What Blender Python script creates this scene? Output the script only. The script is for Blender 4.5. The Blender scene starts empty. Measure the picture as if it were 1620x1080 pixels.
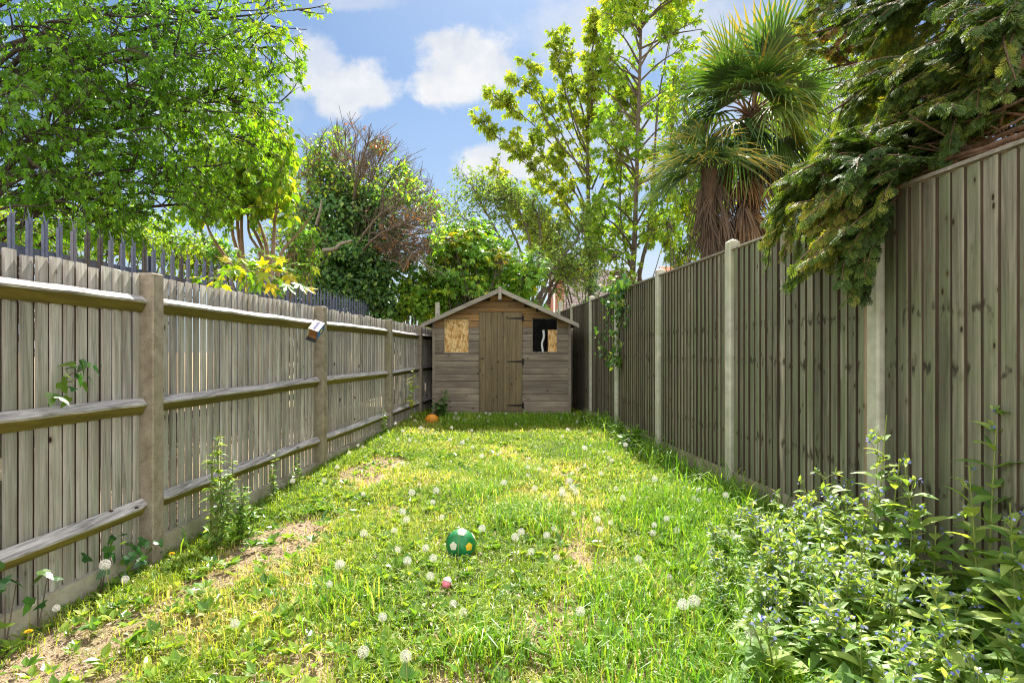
import bpy, math, random
import numpy as np
from mathutils import Vector, Euler

scene = bpy.context.scene
COL = scene.collection
F = 965.0
CAMZ = 1.1

def P(px, py, D):
    return np.array([(px - 810.0) / F * D, D, CAMZ + (556.0 - py) / F * D])

def PG(px, py):
    D = F * CAMZ / (py - 556.0)
    return np.array([(px - 810.0) / F * D, D, 0.0])

def nrm(v):
    v = np.asarray(v, float)
    l = np.linalg.norm(v, axis=-1, keepdims=True)
    return v / np.maximum(l, 1e-9)

# ------------------------------------------------------------------ value noise
def _hash(ix, iy, seed):
    h = (ix.astype(np.int64) * 374761393 + iy.astype(np.int64) * 668265263 + seed * 1442695) & 0x7fffffff
    h = ((h ^ (h >> 13)) * 1274126177) & 0x7fffffff
    return ((h ^ (h >> 16)) & 0xffff) / 65535.0

def vnoise(x, y, seed=0):
    ix = np.floor(x); iy = np.floor(y)
    fx = x - ix; fy = y - iy
    fx = fx * fx * (3 - 2 * fx); fy = fy * fy * (3 - 2 * fy)
    a = _hash(ix, iy, seed); b = _hash(ix + 1, iy, seed)
    c = _hash(ix, iy + 1, seed); d = _hash(ix + 1, iy + 1, seed)
    return (a * (1 - fx) + b * fx) * (1 - fy) + (c * (1 - fx) + d * fx) * fy

def fbm(x, y, seed=0, o=4):
    s = 0; a = .5; t = 0
    for i in range(o):
        s = s + a * vnoise(x, y, seed + i); t += a
        x = x * 2.03 + 11.3; y = y * 2.03 + 5.7; a *= .5
    return s / t

# ------------------------------------------------------------------ mesh builder
class MB:
    def __init__(s):
        s.V = []; s.F = []; s.n = 0
    def add(s, V, Fs, rnd=0.5, mat=0):
        """V (n,3); Fs (m,k) index array; rnd scalar or (m,); mat slot"""
        V = np.asarray(V, float).reshape(-1, 3)
        Fs = np.asarray(Fs, int)
        s.F.append((Fs + s.n, np.broadcast_to(np.asarray(rnd, float), (len(Fs),)), mat))
        s.V.append(V)
        s.n += len(V)
        return s
    def addm(s, V, flist, rnd=0.5, mat=0):
        V = np.asarray(V, float).reshape(-1, 3)
        for f in flist:
            f = np.asarray(f, int)
            if f.ndim == 1: f = f[None]
            s.F.append((f + s.n, np.full(len(f), float(rnd)) if np.ndim(rnd) == 0 else rnd, mat))
        s.V.append(V); s.n += len(V)
        return s
    def build(s, name, mats, parent=None, smooth=False, loc=None):
        V = np.concatenate(s.V) if s.V else np.zeros((0, 3))
        org = np.array(parent_world(parent)) if parent is not None else (np.array(loc) if loc is not None else np.zeros(3))
        V = V - org
        me = bpy.data.meshes.new(name)
        me.vertices.add(len(V)); me.vertices.foreach_set('co', V.astype(np.float32).ravel())
        loops = np.concatenate([f.ravel() for f, _, _ in s.F])
        sizes = np.concatenate([np.full(len(f), f.shape[1]) for f, _, _ in s.F])
        rnd = np.concatenate([r for _, r, _ in s.F])
        mi = np.concatenate([np.full(len(f), m) for f, _, m in s.F])
        me.loops.add(len(loops)); me.loops.foreach_set('vertex_index', loops.astype(np.int32))
        me.polygons.add(len(sizes))
        st = np.concatenate([[0], np.cumsum(sizes)[:-1]])
        me.polygons.foreach_set('loop_start', st.astype(np.int32))
        me.polygons.foreach_set('material_index', mi.astype(np.int32))
        me.polygons.foreach_set('use_smooth', np.full(len(sizes), bool(smooth)))
        at = me.attributes.new('rnd', 'FLOAT', 'FACE')
        at.data.foreach_set('value', rnd.astype(np.float32))
        if not isinstance(mats, (list, tuple)): mats = [mats]
        for m in mats: me.materials.append(m)
        me.update(calc_edges=True)
        me.validate()
        o = bpy.data.objects.new(name, me)
        COL.objects.link(o)
        if parent is not None: o.parent = parent
        elif loc is not None: o.location = loc
        return o

def parent_world(o):
    v = Vector((0, 0, 0))
    while o is not None:
        v = v + Vector(o.location); o = o.parent
    return v

def tag(o, label=None, cat=None, group=None, kind=None):
    if label: o['label'] = label
    if cat: o['category'] = cat
    if group: o['group'] = group
    if kind: o['kind'] = kind
    return o

def thing(name, label, cat, loc=(0, 0, 0), group=None):
    o = bpy.data.objects.new(name, None); COL.objects.link(o)
    o.empty_display_size = .1
    o.location = tuple(float(a) for a in loc)
    return tag(o, label, cat, group)

def copy_tree(o, parent=None):
    c = o.copy(); COL.objects.link(c)
    if parent is not None: c.parent = parent
    for ch in list(o.children): copy_tree(ch, c)
    return c

BOXF = np.array([[0, 3, 2, 1], [4, 5, 6, 7], [0, 1, 5, 4], [1, 2, 6, 5], [2, 3, 7, 6], [3, 0, 4, 7]])
def box(mb, lo, hi, rnd=.5, mat=0, T=None):
    x0, y0, z0 = lo; x1, y1, z1 = hi
    V = np.array([[x0, y0, z0], [x1, y0, z0], [x1, y1, z0], [x0, y1, z0], [x0, y0, z1], [x1, y0, z1], [x1, y1, z1], [x0, y1, z1]], float)
    if T is not None: V = T(V)
    mb.add(V, BOXF, rnd, mat)

def cbox(mb, lo, hi, c=.006, rnd=.5, mat=0, T=None):
    """box with chamfered vertical edges and top"""
    x0, y0, z0 = lo; x1, y1, z1 = hi
    def ring(i, z):
        a, b, d, e = x0 + i, x1 - i, y0 + i, y1 - i
        k = c
        return [[a + k, d, z], [b - k, d, z], [b, d + k, z], [b, e - k, z], [b - k, e, z], [a + k, e, z], [a, e - k, z], [a, d + k, z]]
    V = np.array(ring(0, z0) + ring(0, z1 - c) + ring(c, z1), float)
    if T is not None: V = T(V)
    q = []
    for r in range(2):
        for i in range(8):
            j = (i + 1) % 8
            q.append([r * 8 + i, r * 8 + j, r * 8 + 8 + j, r * 8 + 8 + i])
    mb.addm(V, [np.array(q), np.array([list(range(16, 24))]), np.array([list(range(7, -1, -1))])], rnd, mat)

def batch_tubes(mb, Pts, R, sides=4, rnd=None, mat=0, cap=False):
    Pts = np.asarray(Pts, float); R = np.asarray(R, float)
    if Pts.ndim == 2: Pts = Pts[None]
    N, K, _ = Pts.shape
    R = np.broadcast_to(R, (N, K))
    T = np.gradient(Pts, axis=1); T = nrm(T)
    ref = np.where(np.abs(T[:, :1, 2:3]) > .9, np.array([[[1., 0, 0]]]), np.array([[[0, 0, 1.]]]))
    ref = np.broadcast_to(ref, T.shape)
    A = nrm(np.cross(T, ref)); B = np.cross(T, A)
    th = np.arange(sides) / sides * 2 * np.pi
    V = Pts[:, :, None, :] + R[:, :, None, None] * (np.cos(th)[None, None, :, None] * A[:, :, None, :] + np.sin(th)[None, None, :, None] * B[:, :, None, :])
    idx = np.arange(N * K * sides).reshape(N, K, sides)
    a = idx[:, :-1, :]; b = np.roll(idx, -1, axis=2)[:, :-1, :]
    c = np.roll(idx, -1, axis=2)[:, 1:, :]; d = idx[:, 1:, :]
    Q = np.stack([a, b, c, d], -1).reshape(-1, 4)
    if rnd is None: rnd = np.random.default_rng(N * K).random(N)
    rr = np.repeat(np.broadcast_to(rnd, (N,)), (K - 1) * sides)
    mb.add(V.reshape(-1, 3), Q, rr, mat)
    if cap:
        V2 = V[:, -1].reshape(-1, 3)
        mb.add(V2, np.arange(N * sides).reshape(N, sides)[:, ::-1], np.broadcast_to(rnd, (N,)), mat)

def smooth_path(pts, n):
    pts = np.asarray(pts, float)
    if len(pts) == 2:
        t = np.linspace(0, 1, n)[:, None]
        return pts[0] * (1 - t) + pts[1] * t
    p = np.vstack([2 * pts[0] - pts[1], pts, 2 * pts[-1] - pts[-2]])
    seg = len(pts) - 1
    out = []
    for u in np.linspace(0, seg, n):
        i = min(int(u), seg - 1); t = u - i
        a, b, c, d = p[i], p[i + 1], p[i + 2], p[i + 3]
        out.append(.5 * ((2 * b) + (-a + c) * t + (2 * a - 5 * b + 4 * c - d) * t * t + (-a + 3 * b - 3 * c + d) * t ** 3))
    return np.array(out)

# ------------------------------------------------------------------ leaf templates : local x across, y along, z normal
def tpl(V, tris): return np.array(V, float), np.array(tris, int)
OVAL = tpl([[0, 0, 0], [.30, .45, .07], [0, 1, -.06], [-.30, .45, .07]], [[0, 1, 2], [0, 2, 3]])
OVAL6 = tpl([[0, 0, 0], [.27, .3, .06], [.25, .65, .04], [0, 1, -.12], [-.25, .65, .04], [-.27, .3, .06], [0, .35, 0], [0, .68, -.02]],
            [[0, 1, 6], [1, 2, 7], [1, 7, 6], [2, 3, 7], [7, 3, 4], [6, 7, 5], [7, 4, 5], [0, 6, 5]])
LANCE = tpl([[0, 0, 0], [.13, .2, .05], [.17, .5, .05], [.10, .8, -.04], [0, 1, -.16], [-.10, .8, -.04], [-.17, .5, .05], [-.13, .2, .05],
             [0, .2, .01], [0, .5, .0], [0, .8, -.08]],
            [[0, 1, 8], [1, 2, 9], [1, 9, 8], [2, 3, 10], [2, 10, 9], [3, 4, 10], [10, 4, 5], [9, 10, 5], [9, 5, 6], [8, 9, 6], [8, 6, 7], [0, 8, 7]])
def _maple():
    # five pointed lobes, toothed, slight droop of the lobe tips
    tips = [(-100, .52), (-52, .80), (0, 1.0), (52, .80), (100, .52)]
    V = [[0, .25, .03], [0, 0, 0]]
    ring = []
    prev = None
    seq = []
    for i, (a, r) in enumerate(tips):
        ar = math.radians(a)
        for da, rr in ((-13, .62), (0, 1.0), (13, .62)):
            aa = math.radians(a + da)
            seq.append((math.sin(aa) * r * rr * .72, .25 + math.cos(aa) * r * rr * .72, -.10 * (r * rr) ** 2))
        if i < 4:
            am = math.radians((a + tips[i + 1][0]) / 2)
            seq.append((math.sin(am) * .25, .25 + math.cos(am) * .25, .03))
    V += [list(p) for p in seq]
    tr = []
    n = len(seq)
    for i in range(n - 1): tr.append([0, 2 + i + 1, 2 + i])
    tr.append([0, 1, 2 + n - 1]); tr.append([0, 2, 1])
    return tpl(V, tr)
MAPLE = _maple()
def _ivy():
    pts = [(0, 0), (.30, -.08), (.42, .22), (.24, .34), (.20, .62), (0, 1), (-.20, .62), (-.24, .34), (-.42, .22), (-.30, -.08)]
    V = [[0, .3, .04]] + [[x, y, -.06 * (abs(x) > .25) - .05 * (y > .9)] for x, y in pts]
    return tpl(V, [[0, 1 + (i + 1) % 10, 1 + i] for i in range(10)])
IVY = _ivy()
STAR3 = tpl([[0, 0, 0], [.16, .35, .04], [0, 1, -.08], [-.16, .35, .04], [.55, .62, -.04], [.10, .12, 0], [-.55, .62, -.04], [-.10, .12, 0]],
            [[0, 1, 2], [0, 2, 3], [5, 4, 1], [3, 6, 7]])
def _spray():
    # flat conifer spray : a short axis with alternate finger-like branchlets that fork once
    V = []; T = []
    def rh(p, d, l, w):
        d = np.array(d, float); d /= np.linalg.norm(d)
        q = np.array([d[1], -d[0]])
        b = len(V)
        p = np.array(p, float)
        for a, s in ((0, .3 * w), (.6, w), (1, 0), (.6, -w)):
            x, y = p + d * l * a + q * s
            V.append([x, y, -.12 * y * y - .08 * abs(x)])
        T.append([b, b + 1, b + 2]); T.append([b, b + 2, b + 3])
    rh((0, 0), (0, 1), 1.0, .040)
    for i, y in enumerate((.10, .30, .50, .70)):
        l = (.50, .56, .46, .30)[i]
        for sx in (-1, 1):
            yy = y + .05 * sx
            rh((0, yy), (sx * .85, 1), l, .045)
            if i < 3:
                rh((sx * .65 * l * .5, yy + .76 * l * .5), (sx * 1.0, .25), l * .42, .04)
    return tpl(V, T)
SPRAY = _spray()

def scatter(mb, T, pos, d, nz, s, rnd, mat=0, wid=None, curl=None):
    """place template T at pos (N,3), long axis d, normal about nz, size s (N,)"""
    TV, TF = T
    N = len(pos)
    if N == 0: return
    y = nrm(d); x = nrm(np.cross(y, nz)); z = np.cross(x, y)
    s = np.broadcast_to(np.asarray(s, float), (N,))
    w = s if wid is None else s * wid
    tz = np.broadcast_to(TV[None, :, 2], (N, len(TV)))
    if curl is not None: tz = tz - np.asarray(curl)[:, None] * TV[None, :, 1] ** 2
    V = pos[:, None, :] + w[:, None, None] * TV[None, :, 0:1] * x[:, None, :] + s[:, None, None] * (TV[None, :, 1:2] * y[:, None, :] + tz[:, :, None] * z[:, None, :])
    k = len(TV)
    Fi = (np.arange(N) * k)[:, None, None] + TF[None]
    mb.add(V.reshape(-1, 3), Fi.reshape(-1, TF.shape[1]), np.repeat(rnd, len(TF)), mat)

def rdir(rng, n):
    v = rng.normal(size=(n, 3)); return nrm(v)

# ------------------------------------------------------------------ node helpers
def newmat(name):
    m = bpy.data.materials.new(name); m.use_nodes = True
    nt = m.node_tree; nt.nodes.clear()
    return m, nt
class G:
    def __init__(s, nt): s.nt = nt
    def n(s, t, **k):
        x = s.nt.nodes.new(t)
        for a, b in k.items():
            if hasattr(x, a) and not a.startswith('in_'): setattr(x, a, b)
        return x
    def l(s, a, b): s.nt.links.new(a, b)
    def val(s, sock, v):
        if isinstance(v, bpy.types.NodeSocket): s.l(v, sock)
        else:
            if hasattr(sock.default_value, '__len__') and len(sock.default_value) == 4 and not np.isscalar(v) and len(v) == 3: v = (*v, 1)
            sock.default_value = v
    def coord(s, which='Object'): return s.n('ShaderNodeTexCoord').outputs[which]
    def attr(s, name='rnd'): return s.n('ShaderNodeAttribute', attribute_name=name).outputs['Fac']
    def math(s, op, a, b=0.0, c=None, clamp=False):
        x = s.n('ShaderNodeMath', operation=op, use_clamp=clamp)
        s.val(x.inputs[0], a); s.val(x.inputs[1], b)
        if c is not None: s.val(x.inputs[2], c)
        return x.outputs[0]
    def vmath(s, op, a, b=(0, 0, 0)):
        x = s.n('ShaderNodeVectorMath', operation=op)
        s.val(x.inputs[0], a); s.val(x.inputs[1], b)
        return x.outputs[1] if op in ('LENGTH', 'DOT_PRODUCT', 'DISTANCE') else x.outputs[0]
    def noise(s, vec, scale, detail=4, rough=.55, dist=0.0, dim='3D'):
        x = s.n('ShaderNodeTexNoise', noise_dimensions=dim)
        s.val(x.inputs['Vector'], vec); x.inputs['Scale'].default_value = scale
        x.inputs['Detail'].default_value = detail; x.inputs['Roughness'].default_value = rough
        x.inputs['Distortion'].default_value = dist
        return x.outputs['Fac']
    def voro(s, vec, scale, feature='F1', rnd=1.0, out='Distance'):
        x = s.n('ShaderNodeTexVoronoi', feature=feature)
        s.val(x.inputs['Vector'], vec); x.inputs['Scale'].default_value = scale
        x.inputs['Randomness'].default_value = rnd
        return x.outputs[out]
    def ramp(s, fac, stops, interp='LINEAR'):
        x = s.n('ShaderNodeValToRGB'); cr = x.color_ramp; cr.interpolation = interp
        while len(cr.elements) < len(stops): cr.elements.new(.5)
        for e, (p, c) in zip(cr.elements, stops):
            e.position = p
            e.color = (*c, 1) if hasattr(c, '__len__') else (c, c, c, 1)
        s.val(x.inputs[0], fac)
        return x.outputs[0]
    def mix(s, fac, a, b, blend='MIX'):
        x = s.n('ShaderNodeMix', data_type='RGBA', blend_type=blend)
        s.val(x.inputs[0], fac); s.val(x.inputs[6], a); s.val(x.inputs[7], b)
        return x.outputs[2]
    def mapr(s, v, a, b, c=0., d=1.):
        x = s.n('ShaderNodeMapRange')
        s.val(x.inputs[0], v); s.val(x.inputs[1], a); s.val(x.inputs[2], b); s.val(x.inputs[3], c); s.val(x.inputs[4], d)
        return x.outputs[0]
    def comb(s, x, y, z):
        n = s.n('ShaderNodeCombineXYZ')
        s.val(n.inputs[0], x); s.val(n.inputs[1], y); s.val(n.inputs[2], z)
        return n.outputs[0]
    def sep(s, v):
        n = s.n('ShaderNodeSeparateXYZ'); s.val(n.inputs[0], v); return n.outputs
    def bump(s, h, strength=.3, dist=.01):
        b = s.n('ShaderNodeBump'); b.inputs['Strength'].default_value = strength; b.inputs['Distance'].default_value = dist
        s.l(h, b.inputs['Height']); return b.outputs[0]
    def pbr(s, col, rough=.8, spec=.3, metal=0., normal=None):
        p = s.n('ShaderNodeBsdfPrincipled')
        s.val(p.inputs['Base Color'], col); s.val(p.inputs['Roughness'], rough)
        p.inputs['Specular IOR Level'].default_value = spec; s.val(p.inputs['Metallic'], metal)
        if normal is not None: s.l(normal, p.inputs['Normal'])
        return p.outputs[0]
    def out(s, sh):
        o = s.n('ShaderNodeOutputMaterial'); s.l(sh, o.inputs[0])

def mat_leaf(name, stops, trans=.5, tcol=(1.25, 1.3, .55), rough=.5, spec=.35, clump=1.6, cvar=.35, gain=1.0):
    """leaf: colour picked per leaf, thin translucent sheet"""
    m, nt = newmat(name); g = G(nt)
    stops = [(p, tuple(min(.8, q * gain) for q in col)) for p, col in stops]
    c = g.ramp(g.attr(), stops)
    n = g.noise(g.coord(), clump, 3)
    c = g.mix(g.mapr(n, .3, .7, 0, cvar), c, g.mix(1.0, c, (1.25, 1.05, .55), 'MULTIPLY'))
    front = g.pbr(c, rough, spec)
    t = g.n('ShaderNodeBsdfTranslucent')
    g.l(g.mix(1.0, c, tcol, 'MULTIPLY'), t.inputs[0])
    mx = g.n('ShaderNodeMixShader'); mx.inputs[0].default_value = trans
    g.l(front, mx.inputs[1]); g.l(t.outputs[0], mx.inputs[2])
    g.out(mx.outputs[0]); return m

def mat_wood(name, dark, light, axis='z', freq=28., stretch=.06, algae=None, alg_amt=.5, knots=True, rough=.85, bump=.5, weather=None, wear_amt=.5, knot_col=(.035, .022, .012), contrast=(.3, .72), rvar=.25, nails=None):
    m, nt = newmat(name); g = G(nt)
    co = g.coord(); r = g.attr()
    off = g.comb(g.math('MULTIPLY', r, 37.3), g.math('MULTIPLY', r, 91.7), g.math('MULTIPLY', r, 53.1))
    v = g.vmath('ADD', co, off)
    sc = {'z': (1, 1, stretch), 'y': (1, stretch, 1), 'x': (stretch, 1, 1)}[axis]
    vs = g.vmath('MULTIPLY', v, sc)
    n1 = g.noise(vs, freq, 5, .6, .6)
    n2 = g.noise(vs, freq * 4.5, 3, .6)
    n = g.math('ADD', g.math('MULTIPLY', n1, .7), g.math('MULTIPLY', n2, .3))
    c = g.ramp(n, [(contrast[0], dark), (contrast[1], light)])
    br = g.mapr(r, 0, 1, 1 - rvar, 1 + rvar)
    c = g.mix(1.0, c, g.comb(br, br, br), 'MULTIPLY')
    if weather is not None:
        wn = g.noise(v, 2.2, 4)
        c = g.mix(g.math('MULTIPLY', g.mapr(wn, .38, .68), wear_amt), c, weather)
    if algae is not None:
        an = g.noise(g.vmath('ADD', co, g.comb(g.math('MULTIPLY', r, 3.), 0., 0.)), 1.7, 4)
        c = g.mix(g.math('MULTIPLY', g.mapr(an, .38, .66), alg_amt), c, algae)
    if nails is not None:
        zc = g.sep(co)[2]
        for i, z0 in enumerate(nails):
            wob = g.math('MULTIPLY', g.math('SUBTRACT', g.noise(v, 9., 2), .5), .16)
            band = g.mapr(g.math('ABSOLUTE', g.math('ADD', g.math('SUBTRACT', zc, z0), wob)), .045, .012)
            spot = g.mapr(g.noise(g.vmath('MULTIPLY', v, (1., 1., .5)), 16., 2), .52, .60)
            c = g.mix(g.math('MULTIPLY', g.math('MULTIPLY', band, spot), .85), c, (.03, .024, .017))
    h = n
    if knots:
        ks = {'z': (13., 13., 7.5), 'y': (13., 7.5, 13.), 'x': (7.5, 13., 13.)}[axis]
        vn = g.n('ShaderNodeTexVoronoi'); vn.inputs['Scale'].default_value = 1.0
        g.l(g.vmath('MULTIPLY', v, ks), vn.inputs['Vector'])
        sel = g.math('GREATER_THAN', g.sep(vn.outputs['Color'])[0], knots if not isinstance(knots, bool) else .62)
        halo = g.math('MULTIPLY', g.mapr(vn.outputs['Distance'], .30, .12, 0, .45), sel)
        c = g.mix(halo, c, g.mix(1.0, c, (.55, .48, .42), 'MULTIPLY'))
        c = g.mix(g.math('MULTIPLY', g.mapr(vn.outputs['Distance'], .14, .09), sel), c, knot_col)
    b = g.bump(h, bump, .006)
    g.out(g.pbr(c, rough, .25, normal=b)); return m

def mat_noise(name, stops, scale=8., detail=5, rough=.85, spec=.3, bump=.3, bdist=.01, speck=None, metal=0., stain=None):
    m, nt = newmat(name); g = G(nt)
    co = g.coord(); n = g.noise(co, scale, detail)
    c = g.ramp(n, stops)
    h = n
    if stain is not None:
        sn = g.noise(g.vmath('MULTIPLY', co, (1, 1, .35)), 3.1, 4)
        c = g.mix(g.mapr(sn, .48, .68, 0, .7), c, stain)
    if speck is not None:
        k = g.noise(co, speck[0], 2, .5)
        c = g.mix(g.mapr(k, speck[2], speck[2] + .08), c, speck[1]); h = g.math('SUBTRACT', n, g.mapr(k, speck[2], speck[2] + .08))
    g.out(g.pbr(c, rough, spec, metal, g.bump(h, bump, bdist))); return m
# ================================================================== ground height
def gz(x, y):
    x = np.asarray(x, float); y = np.asarray(y, float)
    b = -.185 + .115 * np.clip((y - 1.8) / 8.5, 0, 1)
    b = b - .045 * np.clip((-1.55 - x) / .4, 0, 1) * np.clip((6.5 - y) / 2, 0, 1)
    return b + .035 * (fbm(x * 1.3 + 50, y * 1.3 + 50, 3, 3) - .5) * np.clip((12 - y) / 4, 0, 1)

def PGZ(px, py, h=0.0):
    z = -.12
    for _ in range(12):
        D = F * (CAMZ - z - h) / (py - 556.0)
        x = (px - 810.0) / F * D
        z = float(gz(x, D))
    return np.array([x, D, z])

# ================================================================== materials
M = {}
M['fence_left'] = mat_wood('weathered_fence_boards', (.19, .175, .158), (.60, .575, .54), algae=(.33, .34, .235), alg_amt=.35, freq=30, rvar=.26, weather=(.34, .28, .24), wear_amt=.4, contrast=(.36, .64))
M['fence_gap'] = mat_wood('overlap_painted_shade', (.03, .02, .012), (.075, .05, .03), freq=30, knots=False)  # overlapped boards coloured dark to paint deeper shade in the gaps
M['board_edge'] = mat_wood('brown_edge_painted_shade', (.035, .026, .018), (.105, .077, .053), freq=26, knots=False)  # algae-free brown edge, darkened further to paint shadow lines between boards
M['rail'] = mat_wood('grey_cracked_rail', (.15, .138, .135), (.58, .55, .535), axis='y', freq=40, contrast=(.36, .62), bump=.9, rvar=.1)
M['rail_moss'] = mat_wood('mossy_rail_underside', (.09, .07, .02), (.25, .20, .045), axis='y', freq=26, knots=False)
M['fence_right'] = mat_wood('green_tinged_fence_boards', (.09, .083, .062), (.285, .265, .20), algae=(.165, .195, .10), alg_amt=.65, freq=24, rvar=.42, knots=.45, contrast=(.34, .68), nails=(.42, 1.02, 1.30))
M['concrete_brown'] = mat_noise('old_concrete', [(.3, (.20, .165, .12)), (.7, (.36, .31, .24))], 14, speck=(160, (.07, .06, .05), .62), bump=.5, bdist=.004, stain=(.22, .21, .13))
M['concrete_pale'] = mat_noise('pale_concrete', [(.3, (.36, .35, .28)), (.7, (.54, .53, .44))], 10, speck=(190, (.16, .15, .12), .66), bump=.4, bdist=.004, stain=(.36, .38, .24))
M['shed_honey'] = mat_wood('honey_brown_cladding', (.14, .075, .027), (.38, .22, .085), axis='x', freq=26, weather=(.17, .12, .08), wear_amt=.5)
M['shed_grey'] = mat_wood('weathered_brown_cladding', (.12, .099, .077), (.345, .285, .225), axis='x', freq=26, weather=(.13, .10, .08), wear_amt=.6)
M['shed_door'] = mat_wood('olive_brown_door_boards', (.10, .075, .04), (.265, .205, .115), freq=24, weather=(.13, .10, .065), wear_amt=.6, rvar=.12)
M['bargeboard'] = mat_wood('grey_bargeboard', (.16, .145, .12), (.38, .345, .29), axis='x', freq=26)
M['felt'] = mat_noise('roof_felt', [(.3, (.06, .06, .055)), (.7, (.11, .11, .10))], 60, speck=(300, (.2, .2, .19), .6))
M['iron'] = mat_noise('black_iron', [(.3, (.012, .011, .01)), (.7, (.03, .026, .023))], 40, rough=.55, metal=.3)
M['dark_wood'] = mat_noise('dark_timber', [(.3, (.03, .022, .016)), (.7, (.07, .05, .035))], 12)
M['galv'] = mat_noise('galvanised_steel', [(.3, (.075, .088, .135)), (.7, (.13, .148, .21))], 22, rough=.5, spec=.5, metal=.35, bump=.1, stain=(.17, .16, .17))
M['galv_rust'] = mat_noise('dark_rusted_steel', [(.3, (.05, .045, .045)), (.7, (.10, .085, .075))], 22, rough=.7, bump=.2)
M['bark'] = mat_wood('grey_brown_bark', (.055, .042, .032), (.19, .155, .12), freq=18, stretch=.25, knots=False, bump=1.0, rvar=.3)
M['bark_pale'] = mat_wood('pale_grey_bark', (.13, .11, .085), (.34, .29, .23), freq=18, stretch=.3, knots=False, bump=.8, rvar=.25)
M['bark_tan'] = mat_wood('tan_stem_bark', (.13, .085, .05), (.42, .30, .19), freq=20, stretch=.12, knots=False, bump=.8, rvar=.3)
M['bark_red'] = mat_wood('red_brown_twig', (.085, .066, .052), (.28, .22, .175), freq=20, stretch=.3, knots=False, rvar=.35)
M['bark_dark'] = mat_wood('dark_twig', (.03, .024, .02), (.085, .068, .055), freq=20, stretch=.3, knots=False, rvar=.3)

def osb_mat():
    m, nt = newmat('strand_board'); g = G(nt)
    co = g.coord()
    v = g.n('ShaderNodeTexVoronoi'); v.inputs['Scale'].default_value = 1.0
    wob = g.noise(co, 9, 2)
    g.l(g.vmath('ADD', g.vmath('MULTIPLY', co, (46, 20, 17)), g.comb(g.math('MULTIPLY', wob, 3.0), 0., g.math('MULTIPLY', wob, 2.0))), v.inputs['Vector'])
    s = g.sep(v.outputs['Color'])
    n = g.noise(g.vmath('MULTIPLY', co, (20, 20, 90)), 1.0, 3)
    f = g.math('ADD', g.math('MULTIPLY', s[0], .65), g.math('MULTIPLY', n, .35))
    c = g.ramp(f, [(.15, (.40, .18, .05)), (.4, (.80, .46, .17)), (.8, (.90, .66, .36))])
    e = g.mapr(v.outputs['Distance'], .55, .85)
    c = g.mix(g.math('MULTIPLY', e, .5), c, (.26, .11, .03))
    g.out(g.pbr(c, .7, .3)); return m
M['osb'] = osb_mat()

def ground_mat():
    m, nt = newmat('lawn_soil_and_thatch'); g = G(nt)
    co = g.coord()
    n1 = g.noise(co, 1.1, 5, .6); n2 = g.noise(co, 34, 4, .65); n3 = g.noise(co, 150, 3, .6)
    c = g.ramp(n2, [(.30, (.20, .135, .085)), (.5, (.33, .235, .145)), (.72, (.45, .34, .23))])
    c = g.mix(g.mapr(n3, .48, .66), c, (.54, .43, .32))
    c = g.mix(g.mapr(n3, .40, .30), c, (.08, .05, .03))
    c = g.mix(g.mapr(n1, .45, .62, 0, .45), c, (.22, .23, .05))
    b = g.bump(g.math('ADD', n2, n3), .9, .02)
    g.out(g.pbr(c, .95, .15, normal=b)); return m
M['ground'] = ground_mat()

def tile_mat(name, c1, c2, mortar, sx, sz, axis='xz', msize=.06, squash=.5):
    m, nt = newmat(name); g = G(nt)
    co = g.coord(); s = g.sep(co)
    v = g.comb(s[0], s[2], 0.) if axis == 'xz' else g.comb(s[1], s[2], 0.)
    b = g.n('ShaderNodeTexBrick'); g.l(v, b.inputs['Vector'])
    b.inputs['Color1'].default_value = (*c1, 1); b.inputs['Color2'].default_value = (*c2, 1); b.inputs['Mortar'].default_value = (*mortar, 1)
    b.inputs['Scale'].default_value = 1.0; b.inputs['Brick Width'].default_value = sx; b.inputs['Row Height'].default_value = sz
    b.inputs['Mortar Size'].default_value = msize * sz
    n = g.noise(co, 3, 3)
    c = g.mix(g.mapr(n, .3, .7, 0, .5), b.outputs[0], g.mix(1.0, b.outputs[0], (.6, .6, .62), 'MULTIPLY'))
    g.out(g.pbr(c, .85, .25)); return m
M['roof_tile'] = tile_mat('brown_roof_tiles', (.17, .125, .11), (.22, .165, .145), (.06, .045, .04), .25, .16, msize=.16)
M['roof_orange'] = tile_mat('orange_roof_tiles', (.55, .17, .06), (.48, .14, .05), (.2, .06, .03), .3, .22, msize=.12)
M['brick'] = tile_mat('red_brick', (.42, .12, .07), (.34, .10, .06), (.42, .36, .30), .225, .075, msize=.13)
M['white_paint'] = mat_noise('white_paint', [(.3, (.74, .74, .72)), (.7, (.82, .82, .80))], 12, rough=.6, bump=.05)
M['glass_dark'] = mat_noise('dark_window_glass', [(.3, (.02, .025, .03)), (.7, (.03, .035, .04))], 3, rough=.08, spec=.6, bump=0)

def pane_mat():
    m, nt = newmat('clear_glass_pane'); g = G(nt)
    t = g.n('ShaderNodeBsdfTransparent'); t.inputs[0].default_value = (.96, .97, .96, 1)
    gl = g.n('ShaderNodeBsdfGlossy'); gl.inputs['Roughness'].default_value = .06
    f = g.n('ShaderNodeFresnel'); f.inputs[0].default_value = 1.1
    mx = g.n('ShaderNodeMixShader'); g.l(f.outputs[0], mx.inputs[0]); g.l(t.outputs[0], mx.inputs[1]); g.l(gl.outputs[0], mx.inputs[2])
    g.out(mx.outputs[0]); return m
M['pane'] = pane_mat()

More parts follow.
